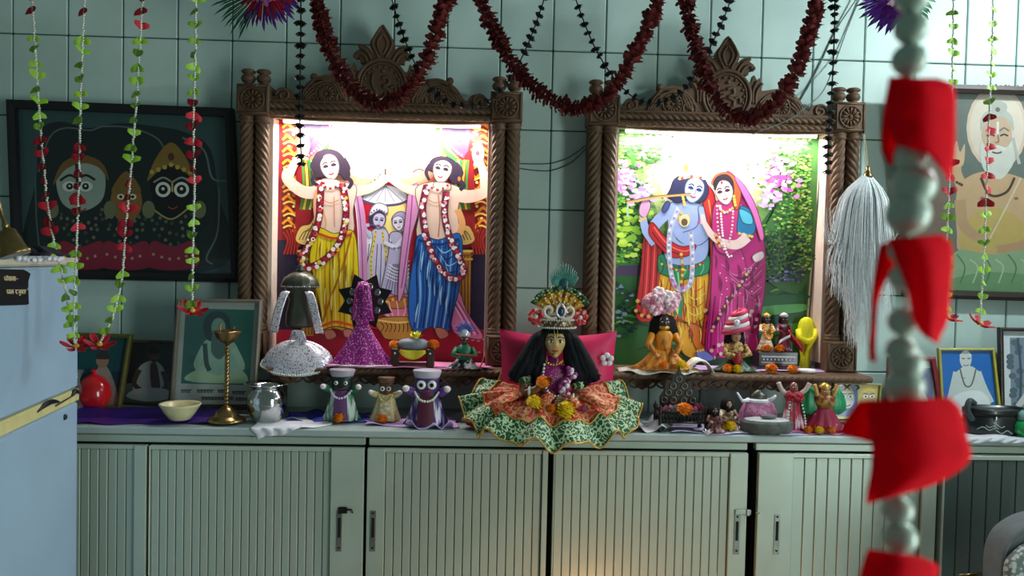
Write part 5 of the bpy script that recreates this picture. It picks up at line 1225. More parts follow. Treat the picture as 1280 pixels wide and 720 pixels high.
p, k = place(1006, 460, LEDGE+.003)
t = thing('yellow_figure', 'narrow figure wrapped whole in bright yellow cloth beside the column', 'figurine', p)
my = M('bright_yellow_cloth', (238,232,30), .6, var=.2, scale=20)
MB().lathe([(.016,0),(.022,.004),(.018,.04),(.024,.085),(.034,.110),(.036,.135),(.030,.152),(.028,.170),(.022,.185),(.010,.194),(.0,.196)], 28, fold=lambda a, u: 1+.08*cos(5*a+9*u)+.05*cos(9*a-6*u), sx=1, sy=.7).build('wrapped_body', my, t)
MB().tube([(-.030,-.004,.145),(-.034,-.024,.115),(-.008,-.034,.104),(.020,-.028,.112)], [.012,.012,.011,.009], 10).build('wrap_fold', my, t)
MB().tube([(.030,-.010,.150),(.026,-.026,.125),(.0,-.032,.088),(-.014,-.026,.05)], [.008,.010,.009,.005], 10).build('wrap_fold', my, t)
p, k = place(1008, 466, LEDGE+.002)
tag(MB().tube([(.028*cos(a), .018*sin(a), .008) for a in [2*pi*i/28 for i in range(28)]], .007, 10, closed=True).build('white_ring', M('white_bangle', (232,226,232), .4), None, p), 'flat white ring on the ledge under the yellow figure', 'ring')
# ------------------------------------------------------------------ big seated doll
IX, IY = at(689, 500, -.385).x, -.385
KI = (3.199-.27)/FPX
idol = thing('seated_deity_doll', 'large seated deity doll in a wide orange and green skirt with a peacock-feather crown', 'doll', (IX, IY, CTR+.062))
cu = thing('seat_cushion', 'deep pink round cushion under the large seated doll', 'cushion', (IX, IY+.005, CTR+.001))
m_cush = M('magenta_velvet', (150, 14, 66), .7, var=.2)
MB().lathe([(.0,0),(.24,.0),(.285,.012),(.295,.030),(.280,.050),(.20,.058),(.0,.060)], 56, sx=1, sy=.34).build('pad', m_cush, cu)
MB().tube([(.297*cos(a), .101*sin(a), .030) for a in [2*pi*i/56 for i in range(56)]], .004, 6, closed=True).build('piping', M('gold_piping', (190,150,70), .4, metal=.4), cu)
# back cushion
bc = thing('back_cushion', 'bright pink back cushion printed with white flowers behind the large doll', 'cushion', (at(696,500,-.30).x, -.302, CTR+.05))
m_pk = M('bright_pink_satin', (206, 14, 84), .5, var=.15)
def pil(u, v):
    x = (u-.5)*2; z = (v-.5)*2; return x, z
mb = MB()
W_, H_ = .205, .135
for s in (-1, 1):
    mb.grid(lambda u, v, s=s: ((u-.5)*2*W_*(1-.05*sin(pi*v)), s*.045*(max(0, 1-abs(2*u-1)**2.5)*max(0, 1-abs(2*v-1)**2.5))**.6, H_+(v-.5)*2*H_*(1-.07*sin(pi*u))+.012*abs(2*u-1)**3), 24, 16)
pad = mb.build('pad', m_pk, bc); pad.rotation_euler = (-.02, 0, 0)
def flower_print(x, z, r):
    mb = MB()
    for i in range(5):
        a = 2*pi*i/5+.3; mb.ell((x+r*.6*cos(a), -.0475, z+r*.6*sin(a)), (r*.42,.004,r*.42), (236,226,232), 10, 6)
    mb.ell((x,-.050,z), (r*.22,.004,r*.22), (120,60,90), 8, 6); mb.build('flower_print', m_attr, pad)
flower_print(.165, .185, .024); flower_print(-.185, .05, .020)
# skirt
def rim(a, v):
    return Vector((.305*v*cos(a), .0, 0))
def skirt_pt(u, v):
    a = 2*pi*u; rp = 1+.035*v*v*sin(13*a+.5)+.02*v*v*sin(7*a)
    x = .300*v*rp*cos(a); y = (.115 if sin(a) > 0 else .185)*v*rp*sin(a)
    z = .066*(1-v**2.6)+.085*v*v*sin(a)*(1.5 if sin(a) > 0 else .92)+.016*v*v*sin(13*a)+.010*v*sin(21*a+1)
    return (x, y, z)
m_coral = M('coral_brocade', (206, 70, 48), .5, var=.3, c2=(232,170,120), kind='swirl', scale=48, thr=.66, soft=.12)
m_border = M('green_brocade', (26, 84, 40), .5, var=.2, c2=(196,220,176), kind='swirl', scale=60, thr=.66, soft=.14)
NS = 156
o = MB().grid(lambda u, v: skirt_pt(u, .06+.70*v), NS, 20, closed=True).build('skirt', m_coral, idol)
b_ = MB().grid(lambda u, v: skirt_pt(u, .76+.24*v), NS, 10, closed=True).build('skirt_border', m_border, idol); solidify(b_, .003)
m_gp = MATS['gold_piping']
for v in (.76, 1.0): MB().tube([Vector(skirt_pt(i/NS, v))+Vector((0,-.002,.002)) for i in range(NS)], .0035, 6, closed=True).build('gold_edge', m_gp, b_)
# pleat ridges over the lap
for i, (x0, w) in enumerate(((-.15,.05),(.13,.06),(-.02,.05),(.06,.04))):
    MB().tube([(x0*.5,-.03,.070),(x0,-.075,.058),(x0*1.35,-.11,.036)], [w*.35,w*.5,w*.3], 10, flat=.6).build('lap_fold', m_coral, idol)
# torso, arms
m_magb = M('magenta_bodice', (150,26,110), .45, c2=(250,214,236), kind='voronoi', scale=130, thr=.16, soft=.05)
MATS['magenta_bodice'].node_tree.nodes['Color Ramp'].color_ramp.elements[0].color = S(250,214,236); MATS['magenta_bodice'].node_tree.nodes['Color Ramp'].color_ramp.elements[1].color = S(150,26,110)
MB().lathe([(.050,.070),(.050,.100),(.058,.140),(.064,.175),(.050,.200),(.022,.214),(.018,.235)], 28, sx=1, sy=.72).build('torso', m_magb, idol)
m_skin = M('bronze_skin', (120, 76, 48), .35, var=.15); m_gsl = M('green_sleeve_brocade', (26,76,44), .5, c2=(190,206,150), kind='swirl', scale=50, thr=.7, soft=.1)
MB().tube(cr([(-.056,-.004,.188),(-.084,-.020,.165),(-.096,-.036,.140)], 5), [.022]*5+[.024]*5+[.020], 12).build('sleeve', m_gsl, idol)
MB().tube(cr([(.056,-.004,.188),(.084,-.016,.160),(.088,-.030,.125)], 5), [.022]*5+[.024]*5+[.020], 12).build('sleeve', m_gsl, idol)
# arms with hands of five fingers
def limb_hand(pts, rads, palm_dir, side, up, name='arm'):
    mb = MB().tube(cr(pts, 5), [rads[min(int(i/5), len(rads)-2)]+(rads[min(int(i/5)+1, len(rads)-1)]-rads[min(int(i/5), len(rads)-2)])*((i % 5)/5) for i in range(5*(len(pts)-1)+1)], 12)
    w = Vector(pts[-1]); f = Vector(palm_dir).normalized(); s = Vector(side).normalized(); u = Vector(up).normalized()
    Rm = Matrix((s, f, u)).transposed()
    mb.ell(w+f*.012, (.015,.019,.009), seg=12, rings=8, rot=Rm)
    for i in range(4):
        b0 = w+f*.026+s*(-.011+.0074*i); L = (.020,.025,.024,.018)[i]
        mb.tube([b0-f*.008, b0+f*L*.5+u*.002, b0+f*L*.85+u*.010, b0+f*L*.9+u*.017], [.0042,.0042,.0038,.0028], 7)
    b0 = w+f*.006+s*.014
    mb.tube([b0-s*.004, b0+s*.008+f*.010+u*.006, b0+s*.006+f*.018+u*.014], [.0048,.0044,.0032], 7)
    return mb.build(name, m_skin, idol)
limb_hand([(-.096,-.036,.142),(-.092,-.060,.118),(-.062,-.076,.130),(-.050,-.080,.140)], [.017,.016,.013,.011], (.75,-.15,.55), (.3,.25,-.9), (.3,-.9,.1))
limb_hand([(.088,-.030,.126),(.078,-.062,.104),(.050,-.082,.098)], [.017,.015,.011], (-.9,-.3,-.1), (0,.3,.9), (-.2,-.9,.2))
for px_, c in ((-.088, (-.078,-.070,.123)), (.07, (.066,-.071,.101))):
    MB().tube([(c[0]+.003*cos(a), c[1]+.016*cos(a), c[2]+.016*sin(a)) for a in [2*pi*i/18 for i in range(18)]], .0045, 7, closed=True).build('bangle', m_pearl, idol)
# head
HC = Vector((.006,-.016,.282))
mb = MB()
def facept(u, v):
    a = 2*pi*u; t = pi*v; x = .037*sin(t)*cos(a); y = .038*sin(t)*sin(a); z = .052*cos(t)
    if z < 0: x *= 1+.32*z/.052*.9; y *= 1+.10*z/.052
    if y < 0: y -= .006*math.exp(-((x/.007)**2+((z+.004)/.012)**2))*1.6
    return HC+Vector((x, y, z))
mb.grid(facept, 32, 24, closed=True, cfn=lambda u, v: (206,168,108) if (.5 < u < 1 and v > .30) else (30,26,34))
for s in (-1, 1):
    e = HC+Vector((s*.0150,-.0345,.006)); mb.ell(e, (.0105,.0035,.0055), (244,240,228), 14, 8); mb.ell(e+Vector((0,-.0022,0)), (.0048,.0024,.0048), (12,12,18), 10, 6)
    mb.tube([e+Vector((-s*.011,.0,.002)), e+Vector((0,-.003,.007)), e+Vector((s*.012,.003,.002))], .0016, 6, (14,12,18))
    mb.tube([e+Vector((-s*.011,-.001,.012)), e+Vector((0,-.002,.017)), e+Vector((s*.013,.006,.011))], .0018, 6, (20,18,24))
    mb.ell(HC+Vector((s*.036,-.002,-.008)), (.005,.008,.013), (190,150,96), 10, 8)
lp = HC+Vector((0,-.0345,-.0265)); mb.tube([lp+Vector((-.011,.004,.003)), lp+Vector((-.004,-.001,0)), lp+Vector((.004,-.001,0)), lp+Vector((.011,.004,.003))], [.0012,.0028,.0028,.0012], 8, (170,52,46))
mb.ell(HC+Vector((0,-.030,-.040)), (.010,.008,.008), (206,168,108), 10, 8)
for s in (-1, 1): mb.tube([HC+Vector((s*.003,-.0375,.012)), HC+Vector((s*.0045,-.0345,.030)), HC+Vector((s*.0055,-.026,.044))], .0014, 5, (236,214,140))
mb.build('head', m_attrg, idol)
for s in (-1, 1): MB().ell(HC+Vector((s*.038,-.010,-.028)), (.006,.006,.010)).build('earring', M('gold_jewel', (220,176,80), .25, metal=.8), idol)
# hair: full dark mass falling to both sides
def hair_strand(pts, rads): return MB().tube(cr(pts, 5), [rads[0]+(rads[1]-rads[0])*sin(pi*min(1, i/(5*(len(pts)-1))*.9+.05)) for i in range(5*(len(pts)-1)+1)], 10)
mb = MB().ell(HC+Vector((0,.018,.014)), (.052,.040,.052), seg=22, rings=14)
rg = random.Random(8)
for s in (-1, 1):
    for i in range(22):
        f = -.35+1.35*i/21; o1 = Vector((s*(.016+.030*f), .022-.045*(1-f)*.6, .048-.02*f)); 
        pts = [HC+o1, HC+Vector((s*(.046+.020*f), .008-.014*rg.random(), .010)), HC+Vector((s*(.062+.040*f), .0-.012*rg.random(), -.050)), HC+Vector((s*(.080+.055*f), -.004-.010*rg.random(), -.105)), HC+Vector((s*(.094+.050*f), -.010, -.150+.03*rg.random()+.02*f))]
        rr = [.010,.017,.020,.018,.011]; P = cr(pts, 4); n = len(P)
        mb.tube(P, [rr[min(3, int(j/4))]+(rr[min(4, int(j/4)+1)]-rr[min(3, int(j/4))])*((j % 4)/4) for j in range(n)], 8)
mb.build('hair', M('blue_black_hair', (8,9,18), .75, spec=.25, var=.4, scale=150, bump=.6, aniso=(1,1,.25)), idol)
# crown
CB = HC+Vector((.006,-.006,.048))
cr_o = MB().lathe([(.054,0),(.060,.004),(.062,.024),(.058,.032),(.052,.038),(.040,.044),(.0,.046)], 36, CB, sx=1, sy=.75).build('crown_band', M('silver_gilt', (206,196,170), .3, metal=.55, c2=(110,80,50), kind='voronoi', scale=110, thr=.35, soft=.1), idol)
for z in (.004,.030): strand(cr_o, 'pearl_row', [CB+Vector((.062*cos(a), .047*sin(a), z)) for a in [2*pi*i/24 for i in range(25)]], .0038, m_pearl, bead=.0072)
mw_ = M('white_relief', (226,216,206), .4)
for s in (-1, 1):
    MB().tube([CB+Vector((s*x, -.046, z)) for x, z in cr([(.006,.040),(.024,.036),(.042,.044),(.048,.062),(.036,.074),(.022,.066),(.028,.054)], 5)], .0052, 8).build('crown_curl', mw_, cr_o)
    q = CB+Vector((s*.074,-.020,.040)); mb = MB()
    for i in range(7):
        a = 2*pi*i/7; mb.ell(q+Vector((.017*cos(a),-.003*(i % 2),.019*sin(a))), (.011,.006,.011), seg=8, rings=6)
    mb.build('side_blossom', M('red_blossom', (190,36,44), .6, c2=(236,180,170), scale=70, thr=.6), cr_o); MB().ell(q+Vector((0,-.008,0)), (.007,.005,.007)).build('blossom_eye', mw_, cr_o)
# fan
def fan(u, v): a = -1.12+2.24*u; r = .022+.086*v; return CB+Vector((.006+r*sin(a)*1.0, -.022-.006*sin(u*44)*v, .042+r*cos(a)*.92))
f1 = MB().grid(lambda u, v: fan(u, v*.80), 42, 8).build('fan', M('gold_fan', (206,150,30), .4, metal=.3, c2=(126,64,16), scale=60, thr=.6), cr_o); solidify(f1, .002)
f2 = MB().grid(lambda u, v: fan(u, .78+.24*v), 42, 3).build('fan_rim', M('fan_rim_green', (206,220,150), .5, c2=(28,70,36), kind='voronoi', scale=95, thr=.36, soft=.08), cr_o); solidify(f2, .003)
mb = MB()
for i in range(9):
    for v in (.35, .6): 
        q = fan(.07+.86*i/8, v); mb.ell(q+Vector((0,-.006,0)), (.0035,.003,.0035), seg=7, rings=5)
stuff(mb.build('fan_pearls', m_pearl, cr_o))
jw = CB+Vector((.006,-.052,.060)); MB().ell(jw, (.010,.005,.015)).build('jewel', M('blue_jewel', (40,50,80), .15, coat=.5), cr_o)
MB().tube([jw+Vector((.014*cos(a), -.001, .020*sin(a)+(.004 if sin(a) > .9 else 0))) for a in [2*pi*i/24 for i in range(24)]], .004, 7, closed=True).build('jewel_setting', m_silver, cr_o)
# peacock feather
fb = CB+Vector((.016,-.016,.132))
MB().ell(fb+Vector((0,0,.020)), (.020,.005,.024)).build('feather_eye', M('peacock_teal', (20,70,84), .35, coat=.3), cr_o)
mb = MB()
for i in range(23):
    a = -1.35+2.7*i/22; L = .072*(1-.18*abs(a)); c0 = fb+Vector((sin(a)*.012,0,.006+cos(a)*.010)); mb.tube([c0, c0+Vector((sin(a)*L*.45, -.003, cos(a)*L*.55)), c0+Vector((sin(a*.8)*L*.72+.004*sin(i*2.1), -.004*(i % 2), cos(a*.7)*L))], [.003,.0024,.0012], 5)
mb.build('feather_barbs', M('feather_green', (70,140,126), .45, var=.4, scale=80), cr_o)
MB().tube([CB+Vector((.008,-.014,.05)), fb], .002, 6).build('feather_quill', M('feather_green2', (90,120,96), .5), cr_o)
# necklaces and garlands
strand(idol, 'pearl_necklace', [(-.030,-.046,.210),(-.034,-.062,.160),(-.012,-.072,.118),(.022,-.072,.112),(.052,-.060,.150),(.046,-.046,.205)], .0050, m_pearl, bead=.0088)
strand(idol, 'choker', [(-.028,-.030,.222),(-.012,-.048,.212),(.012,-.048,.212),(.032,-.030,.222)], .0050, MATS['gold_jewel'], bead=.0088)
mb = MB(); rg = random.Random(12)
for i in range(26):
    t_ = i/25; q = Vector((.050+.018*sin(t_*9), -.050-.02*sin(pi*t_), .200-.125*t_)); mb.ell(q+Vector((rg.uniform(-.012,.012),rg.uniform(-.004,.004),0)), (.009,.007,.009), [(190,60,150),(236,206,226),(150,30,120),(240,240,236)][i % 4], 7, 5)
stuff(mb.build('flower_garland', m_attr, idol))
mb = MB()
for i in range(10): mb.ell((.02+.012*cos(i*1.9), -.070-.004*(i % 2), .092+.012*sin(i*2.3)), (.007,.006,.007), [(226,226,220),(150,150,156)][i % 2], 7, 5)
stuff(mb.build('pendant_cluster', m_attr, idol))
for c_ in idol.children:
    if c_.name.split('.')[0] not in ('skirt', 'skirt_border', 'lap_fold'): c_.location.z -= .047
iz = idol.location.copy(); iz.z -= .040
marigold('orange marigold held in the raised hand of the large doll', 0, 0, 0, .022, 'o', 0, (iz.x-.036, iz.y-.094, iz.z+.140))
marigold('yellow marigold on the skirt below the raised hand of the large doll', 0, 0, 0, .026, 'y', 0, (iz.x-.062, iz.y-.105, iz.z+.072))
marigold('big yellow marigold in the lap of the large doll', 0, 0, 0, .032, 'y', 0, (iz.x+.040, iz.y-.118, iz.z+.046))
marigold('small orange marigold in the lap of the large doll', 0, 0, 0, .019, 'o', 0, (iz.x-.006, iz.y-.112, iz.z+.058))
tag(link('rose_bloom', floret_mesh('rose_bloom', M('dusty_rose', (150,60,90), .7), 5, 31), None, (iz.x+.090, iz.y-.10, iz.z+.062), (-.6,.2,0), .022), 'dusty rose bloom on the skirt beside the big yellow marigold', 'flower')

# ------------------------------------------------------------------ counter, right part
p, k = place(850, 535.5, CTR+.006)
t = thing('metal_throne', 'small dark pierced-metal throne heaped with flowers', 'throne', p)
m_iron = M('dark_bronze', (54,52,48), .4, metal=.6, var=.3)
MB().box((0,.0,.030), (.155,.078,.008), bev=.002).build('seat', m_iron, t)
mb = MB()
for yy in (-.040, .040):
    for z in (.028, .062): mb.tube([(-.078,yy,z),(.078,yy,z)], .004, 6)
    for i in range(13): mb.tube([(-.072+.012*i,yy,.028),(-.066+.012*i,yy,.045),(-.072+.012*i,yy,.062)], .0022, 5)
mb.build('side_rail', m_iron, t)
for x in (-.078,.078):
    for y in (-.040,.040): MB().lathe([(.006,-.004),(.009,.0),(.005,.010),(.007,.030),(.005,.060),(.008,.072),(.004,.080),(.0,.090)], 12, (x,y,.0)).build('leg', m_iron, t)
bkp = [(-.062,.060),(-.066,.100),(-.050,.128),(-.044,.160),(-.026,.150),(-.020,.178),(-.008,.186),(0,.212),(.008,.186),(.020,.178),(.026,.150),(.044,.160),(.050,.128),(.066,.100),(.062,.060)]
MB().prism(bkp, .036, .042).build('back_plate', m_iron, t)
mb = MB()
for i, (x, z) in enumerate(((0,.165),(-.02,.14),(.02,.14),(-.036,.118),(0,.118),(.036,.118),(-.05,.092),(-.018,.092),(.018,.092),(.05,.092))): mb.tube([(x+.010*cos(a), .034, z+.010*sin(a)) for a in [2*pi*j/10 for j in range(10)]], .0026, 5, closed=True)
mb.build('back_fretwork', M('bronze_edge', (120,116,104), .35, metal=.7), t)
rg = random.Random(17)
cols = [((150,70,96),'dusty rose'), ((206,150,170),'pale pink'), ((226,206,214),'cream white'), ((120,50,76),'plum'), ((190,110,140),'rose'), ((170,90,120),'mauve')]
fl_m = {}
for i in range(6):
    c, n_ = cols[i]; x = -.062+.025*i
    tag(link('rose_bloom', floret_mesh('rose_bloom', M('bloom_%d' % i, c, .7), 5, 40+i), None, (p.x+x, p.y-.012+.018*(i % 2), p.z+.058+.004*(i % 3)), (-.5,.2*(i-2),0), .020), n_+' bloom heaped on the small metal throne', 'flower')
marigold('large orange marigold in the middle of the small metal throne', 0, 0, 0, .026, 'o', 0, (p.x+.006, p.y-.036, p.z+.056))
# tiny black-haired doll and a reddish one
def tiny(label, px, py, H, robe, skin, name='tiny_doll'):
    p, k = place(px, py, CTR+.006); q = thing(name, label, 'doll', p); h = H*k
    skirt(q, h*.16, h*.42, h*.45, robe, 9, .12, 1, .7, 0, 'robe', bow=.7)
    MB().lathe([(h*.16,h*.40),(h*.21,h*.52),(h*.19,h*.62),(h*.09,h*.68)], 16, sx=1, sy=.7).build('torso', robe, q)
    for s in (-1, 1): MB().tube([(s*h*.18,0,h*.60),(s*h*.27,-h*.12,h*.44),(s*h*.10,-h*.22,h*.38)], [h*.07,h*.06,h*.05], 8).build('arm', robe, q)
    head3d(q, (0,-h*.03,h*.78), h*.14, skin)
    MB().lathe([(h*.20,h*.55),(h*.21,h*.75),(h*.17,h*.92),(0,h*.99)], 16, (0,h*.06,0), fold=lambda a, u: 1+.06*cos(7*a)).build('hair', m_hairb, q)
    return q
tiny('tiny black-haired doll in brown and cream behind a yellow marigold', 909, 537, 40, M('brown_cream', (110,74,44), .5, c2=(226,206,180), scale=50, thr=.55), (170,120,90))
tiny('tiny brown doll squeezed beside the small metal throne', 892, 540, 34, M('rust_cloth', (96,44,38), .6, c2=(190,150,150), scale=50, thr=.6), (90,60,50))
marigold('yellow marigold before the tiny black-haired doll', 912, 541, CTR, .022, 'y', .008)
leafy('white_petals', 'scatter of white petals before the tiny brown doll', tuple(place(884, 543, CTR+.008)[0]), .022, m_white, 10)
p, k = place(947, 532, CTR+.006)
t = thing('wrapped_pot', 'pot wrapped in pink dotted cloth tied with a white ribbon', 'pot', p)
m_dot = M('pink_dotted', (210,130,170), .6, c2=(150,40,90), kind='voronoi', scale=90, thr=.24, soft=.05)
MATS['pink_dotted'].node_tree.nodes['Color Ramp'].color_ramp.elements[0].color = S(160,50,100); MATS['pink_dotted'].node_tree.nodes['Color Ramp'].color_ramp.elements[1].color = S(214,140,180)
MB().lathe([(.050,0),(.062,.010),(.058,.050),(.046,.078),(.036,.086)], 36, fold=lambda a, u: 1+.05*cos(12*a), sx=1.1, sy=.75).build('wrap', m_dot, t)
MB().lathe([(.040,.084),(.044,.090),(.038,.096)], 28, sx=1.1, sy=.75).build('ribbon', m_white, t)
MB().tube([(-.038,-.012,.092),(-.062,-.014,.088),(-.072,-.012,.104),(-.080,-.010,.118)], [.007,.006,.005,.003], 8).build('ribbon_end', m_white, t); MB().tube([(.03,-.020,.092),(.05,-.022,.104),(.054,-.02,.112)], [.007,.006,.003], 8).build('ribbon_end', m_white, t)
MB().lathe([(.030,.094),(.026,.110),(.010,.124),(.0,.128)], 20, sx=1.1, sy=.75).build('lid', m_gun, t)
p, k = place(958, 540, CTR+.004)
t = thing('stone_slab', 'thick round grey stone slab with a pale worn top', 'stone slab', p)
MB().lathe([(.080,0),(.088,.008),(.090,.034),(.086,.040),(.0,.041)], 40, sx=1, sy=.62, fold=lambda a, u: 1+.018*cos(7*a)+.012*cos(13*a)).build('slab', M('rough_stone', (92,96,94), .8, var=.5, scale=40, bump=.8), t)
MB().lathe([(.078,.041),(.076,.044),(.0,.0445)], 36, sx=1, sy=.60).build('worn_top', M('pale_stone', (190,196,196), .7, var=.2, scale=50), t)
tag(MB().ell((0,0,.008), (.030,.014,.009), seg=18, rings=10).build('pebble', M('dark_pebble', (96,96,100), .5), None, (p.x+.006, p.y, p.z+.045)), 'flat dark pebble lying on the round stone slab', 'stone')
# standing doll with raised arms
p, k = place(990, 536, CTR+.008)
t = thing('red_robed_figure', 'slim red and pink figure with both arms raised beside the stone slab', 'figurine', p); h = 58*k
m_rp = M('red_pink_robe', (170,36,64), .5, c2=(226,190,206), scale=30, thr=.55, soft=.06, aniso=(3,1,.6))
skirt(t, h*.13, h*.27, h*.62, m_rp, 9, .10, 1, .7, 0, 'robe', bow=.8)
MB().lathe([(h*.12,h*.58),(h*.19,h*.68),(h*.17,h*.80),(h*.07,h*.84)], 18, sx=1, sy=.7).build('torso', M('crimson_wrap', (150,16,40), .5), t)
mb = MB()
for i in range(12): a = i*.55; mb.ell((.05*h*3*cos(a), -.018-.06*h*abs(sin(a)), h*.70+h*.05*sin(a*2)), (h*.055,h*.05,h*.055), seg=7, rings=5)
mb.build('flower_collar', M('crimson_flowers', (170,20,44), .6), t)
for s in (-1, 1):
    MB().tube(cr([(s*h*.16,0,h*.76),(s*h*.27,-.004,h*.86),(s*h*.34,-.006,h*1.0)], 4), h*.05, 8).build('arm', M('pale_limb', (206,186,180), .5), t)
head3d(t, (0,-.004,h*.90), h*.10, (150,90,80))
for s in (-1, 1): strand(t, 'pearl_strand', [(s*h*.12,-.026,h*.62),(s*h*.18,-.036,h*.30),(s*h*.20,-.040,h*.06)], .004, m_pearl, bead=.008)
# green and red figure
p, k = place(1029, 537, CTR+.008)
t = thing('green_cloaked_figure', 'figure in a green cloak and crimson skirt with gold ornaments beside the two-face picture', 'figurine', p); h = 56*k
m_crim = M('crimson_satin', (150,24,60), .45, c2=(226,196,206), scale=22, thr=.66, soft=.04)
skirt(t, h*.18, h*.52, h*.52, m_crim, 9, .10, 1, .6, 0, 'skirt', bow=.75)
MB().lathe([(h*.18,h*.48),(h*.24,h*.62),(h*.26,h*.74),(h*.10,h*.82)], 18, sx=1, sy=.7).build('torso', M('gold_brocade', (196,140,60), .4, c2=(110,50,30), scale=50), t)
for s in (-1, 1):
    o = MB().lathe([(h*.10,h*.34),(h*.22,h*.44),(h*.20,h*.62),(h*.15,h*.80),(h*.03,h*.96)], 28, (s*h*.28,.006,0), sx=1, sy=.45, fold=lambda a, u: 1+.16*cos(7*a+3*u)).build('cloak_wing', M('emerald_satin', (26,150,96), .35, var=.3), t)
    MB().tube(cr([(s*h*.18,-.006,h*.76),(s*h*.22,-.010,h*.90),(s*h*.26,-.010,h*1.02)], 4), h*.045, 8).build('raised_arm', M('gold_limb', (214,160,90), .4), t)
head3d(t, (0,-.008,h*.86), h*.12, (190,130,80))
MB().lathe([(h*.12,h*.93),(h*.14,h*.97),(h*.06,h*1.04),(0,h*1.06)], 14).build('crown', MATS['gold_trim'], t)
for i, (x, y, c) in enumerate(((1010,543,'o'),(1018,541.5,'d'),(1024,543.5,'y'),(1032,542,'o'),(1039,543,'o'))):
    marigold(('orange','deep orange','yellow','small orange','last orange')[i]+' marigold in the row before the green-cloaked figure', x, y, CTR, .015+.002*(i % 2), c, .006)
# black oval case
p, k = place(1242, 541, CTR+.005)
t = thing('oval_case', 'black oval case with a shallow rimmed lid and pale scribbled marks', 'case', p)
m_bk = M('black_tin', (20,24,26), .3, var=.25, coat=.3)
MB().lathe([(.104,0),(.108,.006),(.110,.060),(.106,.066)], 44, sx=1, sy=.52).build('body', m_bk, t)
MB().lathe([(.106,.064),(.112,.068),(.112,.086),(.107,.090),(.100,.088),(.097,.078),(.0,.078)], 44, sx=1, sy=.52).build('lid', m_bk, t)
MB().lathe([(.0,.080),(.040,.081),(.055,.080)], 28, (-.03,.0,0), sx=1, sy=.5).build('lid_inset', M('grey_inset', (86,92,94), .5), t)
MB().lathe([(.0,.080),(.030,.081),(.036,.080)], 24, (.056,.0,0), sx=1, sy=.5).build('lid_inset', MATS['grey_inset'], t)
mb = MB()
for s0, s1, z0 in ((-.085,-.02,.024),(-.06,.0,.034),(-.03,.03,.014)):
    mb.tube([(x, -.058*sqrt(max(0, 1-(x/.112)**2))-.001, z0+.005*sin(x*160)) for x in [s0+(s1-s0)*i/14 for i in range(15)]], .0018, 5)
mb.build('pale_mark', M('pale_marks', (150,166,160), .6), t)
MB().ell((-.03,-.059,.058), (.006,.004,.009)).build('clasp', m_steel, t)
MB().tube(cr([(-.095,-.03,.05),(-.118,-.035,.085),(-.108,-.03,.115),(-.085,-.02,.105)], 5), .010, 10).build('handle', M('grey_rubber', (60,70,76), .5), t)
p, k = place(1279, 545, CTR+.005)
t = thing('green_glass_pot', 'small green glass pot with a pale lid by the black oval case', 'pot', p)
MB().lathe([(.0,.002),(.020,.0),(.034,.016),(.036,.034),(.028,.050),(.020,.056)], 24).build('body', M('green_glass', (40,170,90), .12, var=.1, coat=.5), t)
MB().lathe([(.022,.055),(.026,.060),(.024,.080),(.010,.088),(.0,.090)], 20).build('lid', M('pale_teal', (130,176,170), .4), t)
# ------------------------------------------------------------------ hanging garlands
m_lime = M('lime_petal', (150, 200, 50), .6, var=.2, sub=0)
m_redp = M('red_petal', (190, 16, 40), .7, var=.2)
def petal_mesh(name, mat, seed):
    rg = random.Random(seed); a = rg.uniform(.5,1.0)
    mb = MB()
    for s in (-1, 1):
        w = rg.uniform(.8,1.2)
        def fn(u, v): 
            x = s*u*w; z = (v-.5)*1.1*(1-.55*u*u)+.45*u*a*(1 if seed % 2 else -1); y = -.30*sin(u*2.2)+.1*(v-.5)
            return (x, y, z)
        mb.grid(fn, 4, 3)
    return mb.mesh(name, mat)
LP = [petal_mesh('petal', m_lime, k) for k in range(4)]; RP = [petal_mesh('petal', m_redp, k+10) for k in range(4)]
def blossom(name, parent, loc, r, rot=(0,0,0)):
    mb = MB()
    for k in range(6):
        a = 2*pi*k/6+.2
        def fn(u, v, a=a): 
            rr = r*(.1+.9*u); w = (v-.5)*.9*sin(pi*(.12+.8*u)); return (rr*cos(a+w), rr*sin(a+w), r*.35*u*u+.06*r*sin(v*7))
        mb.grid(fn, 5, 4)
    o = mb.build(name, m_redp, parent, loc); o.rotation_euler = rot
    MB().ell((0,0,r*.12), (r*.2,r*.2,r*.14), seg=10, rings=6).build('flower_eye', M('gold_eye', (220,170,40), .5), o)
    return o
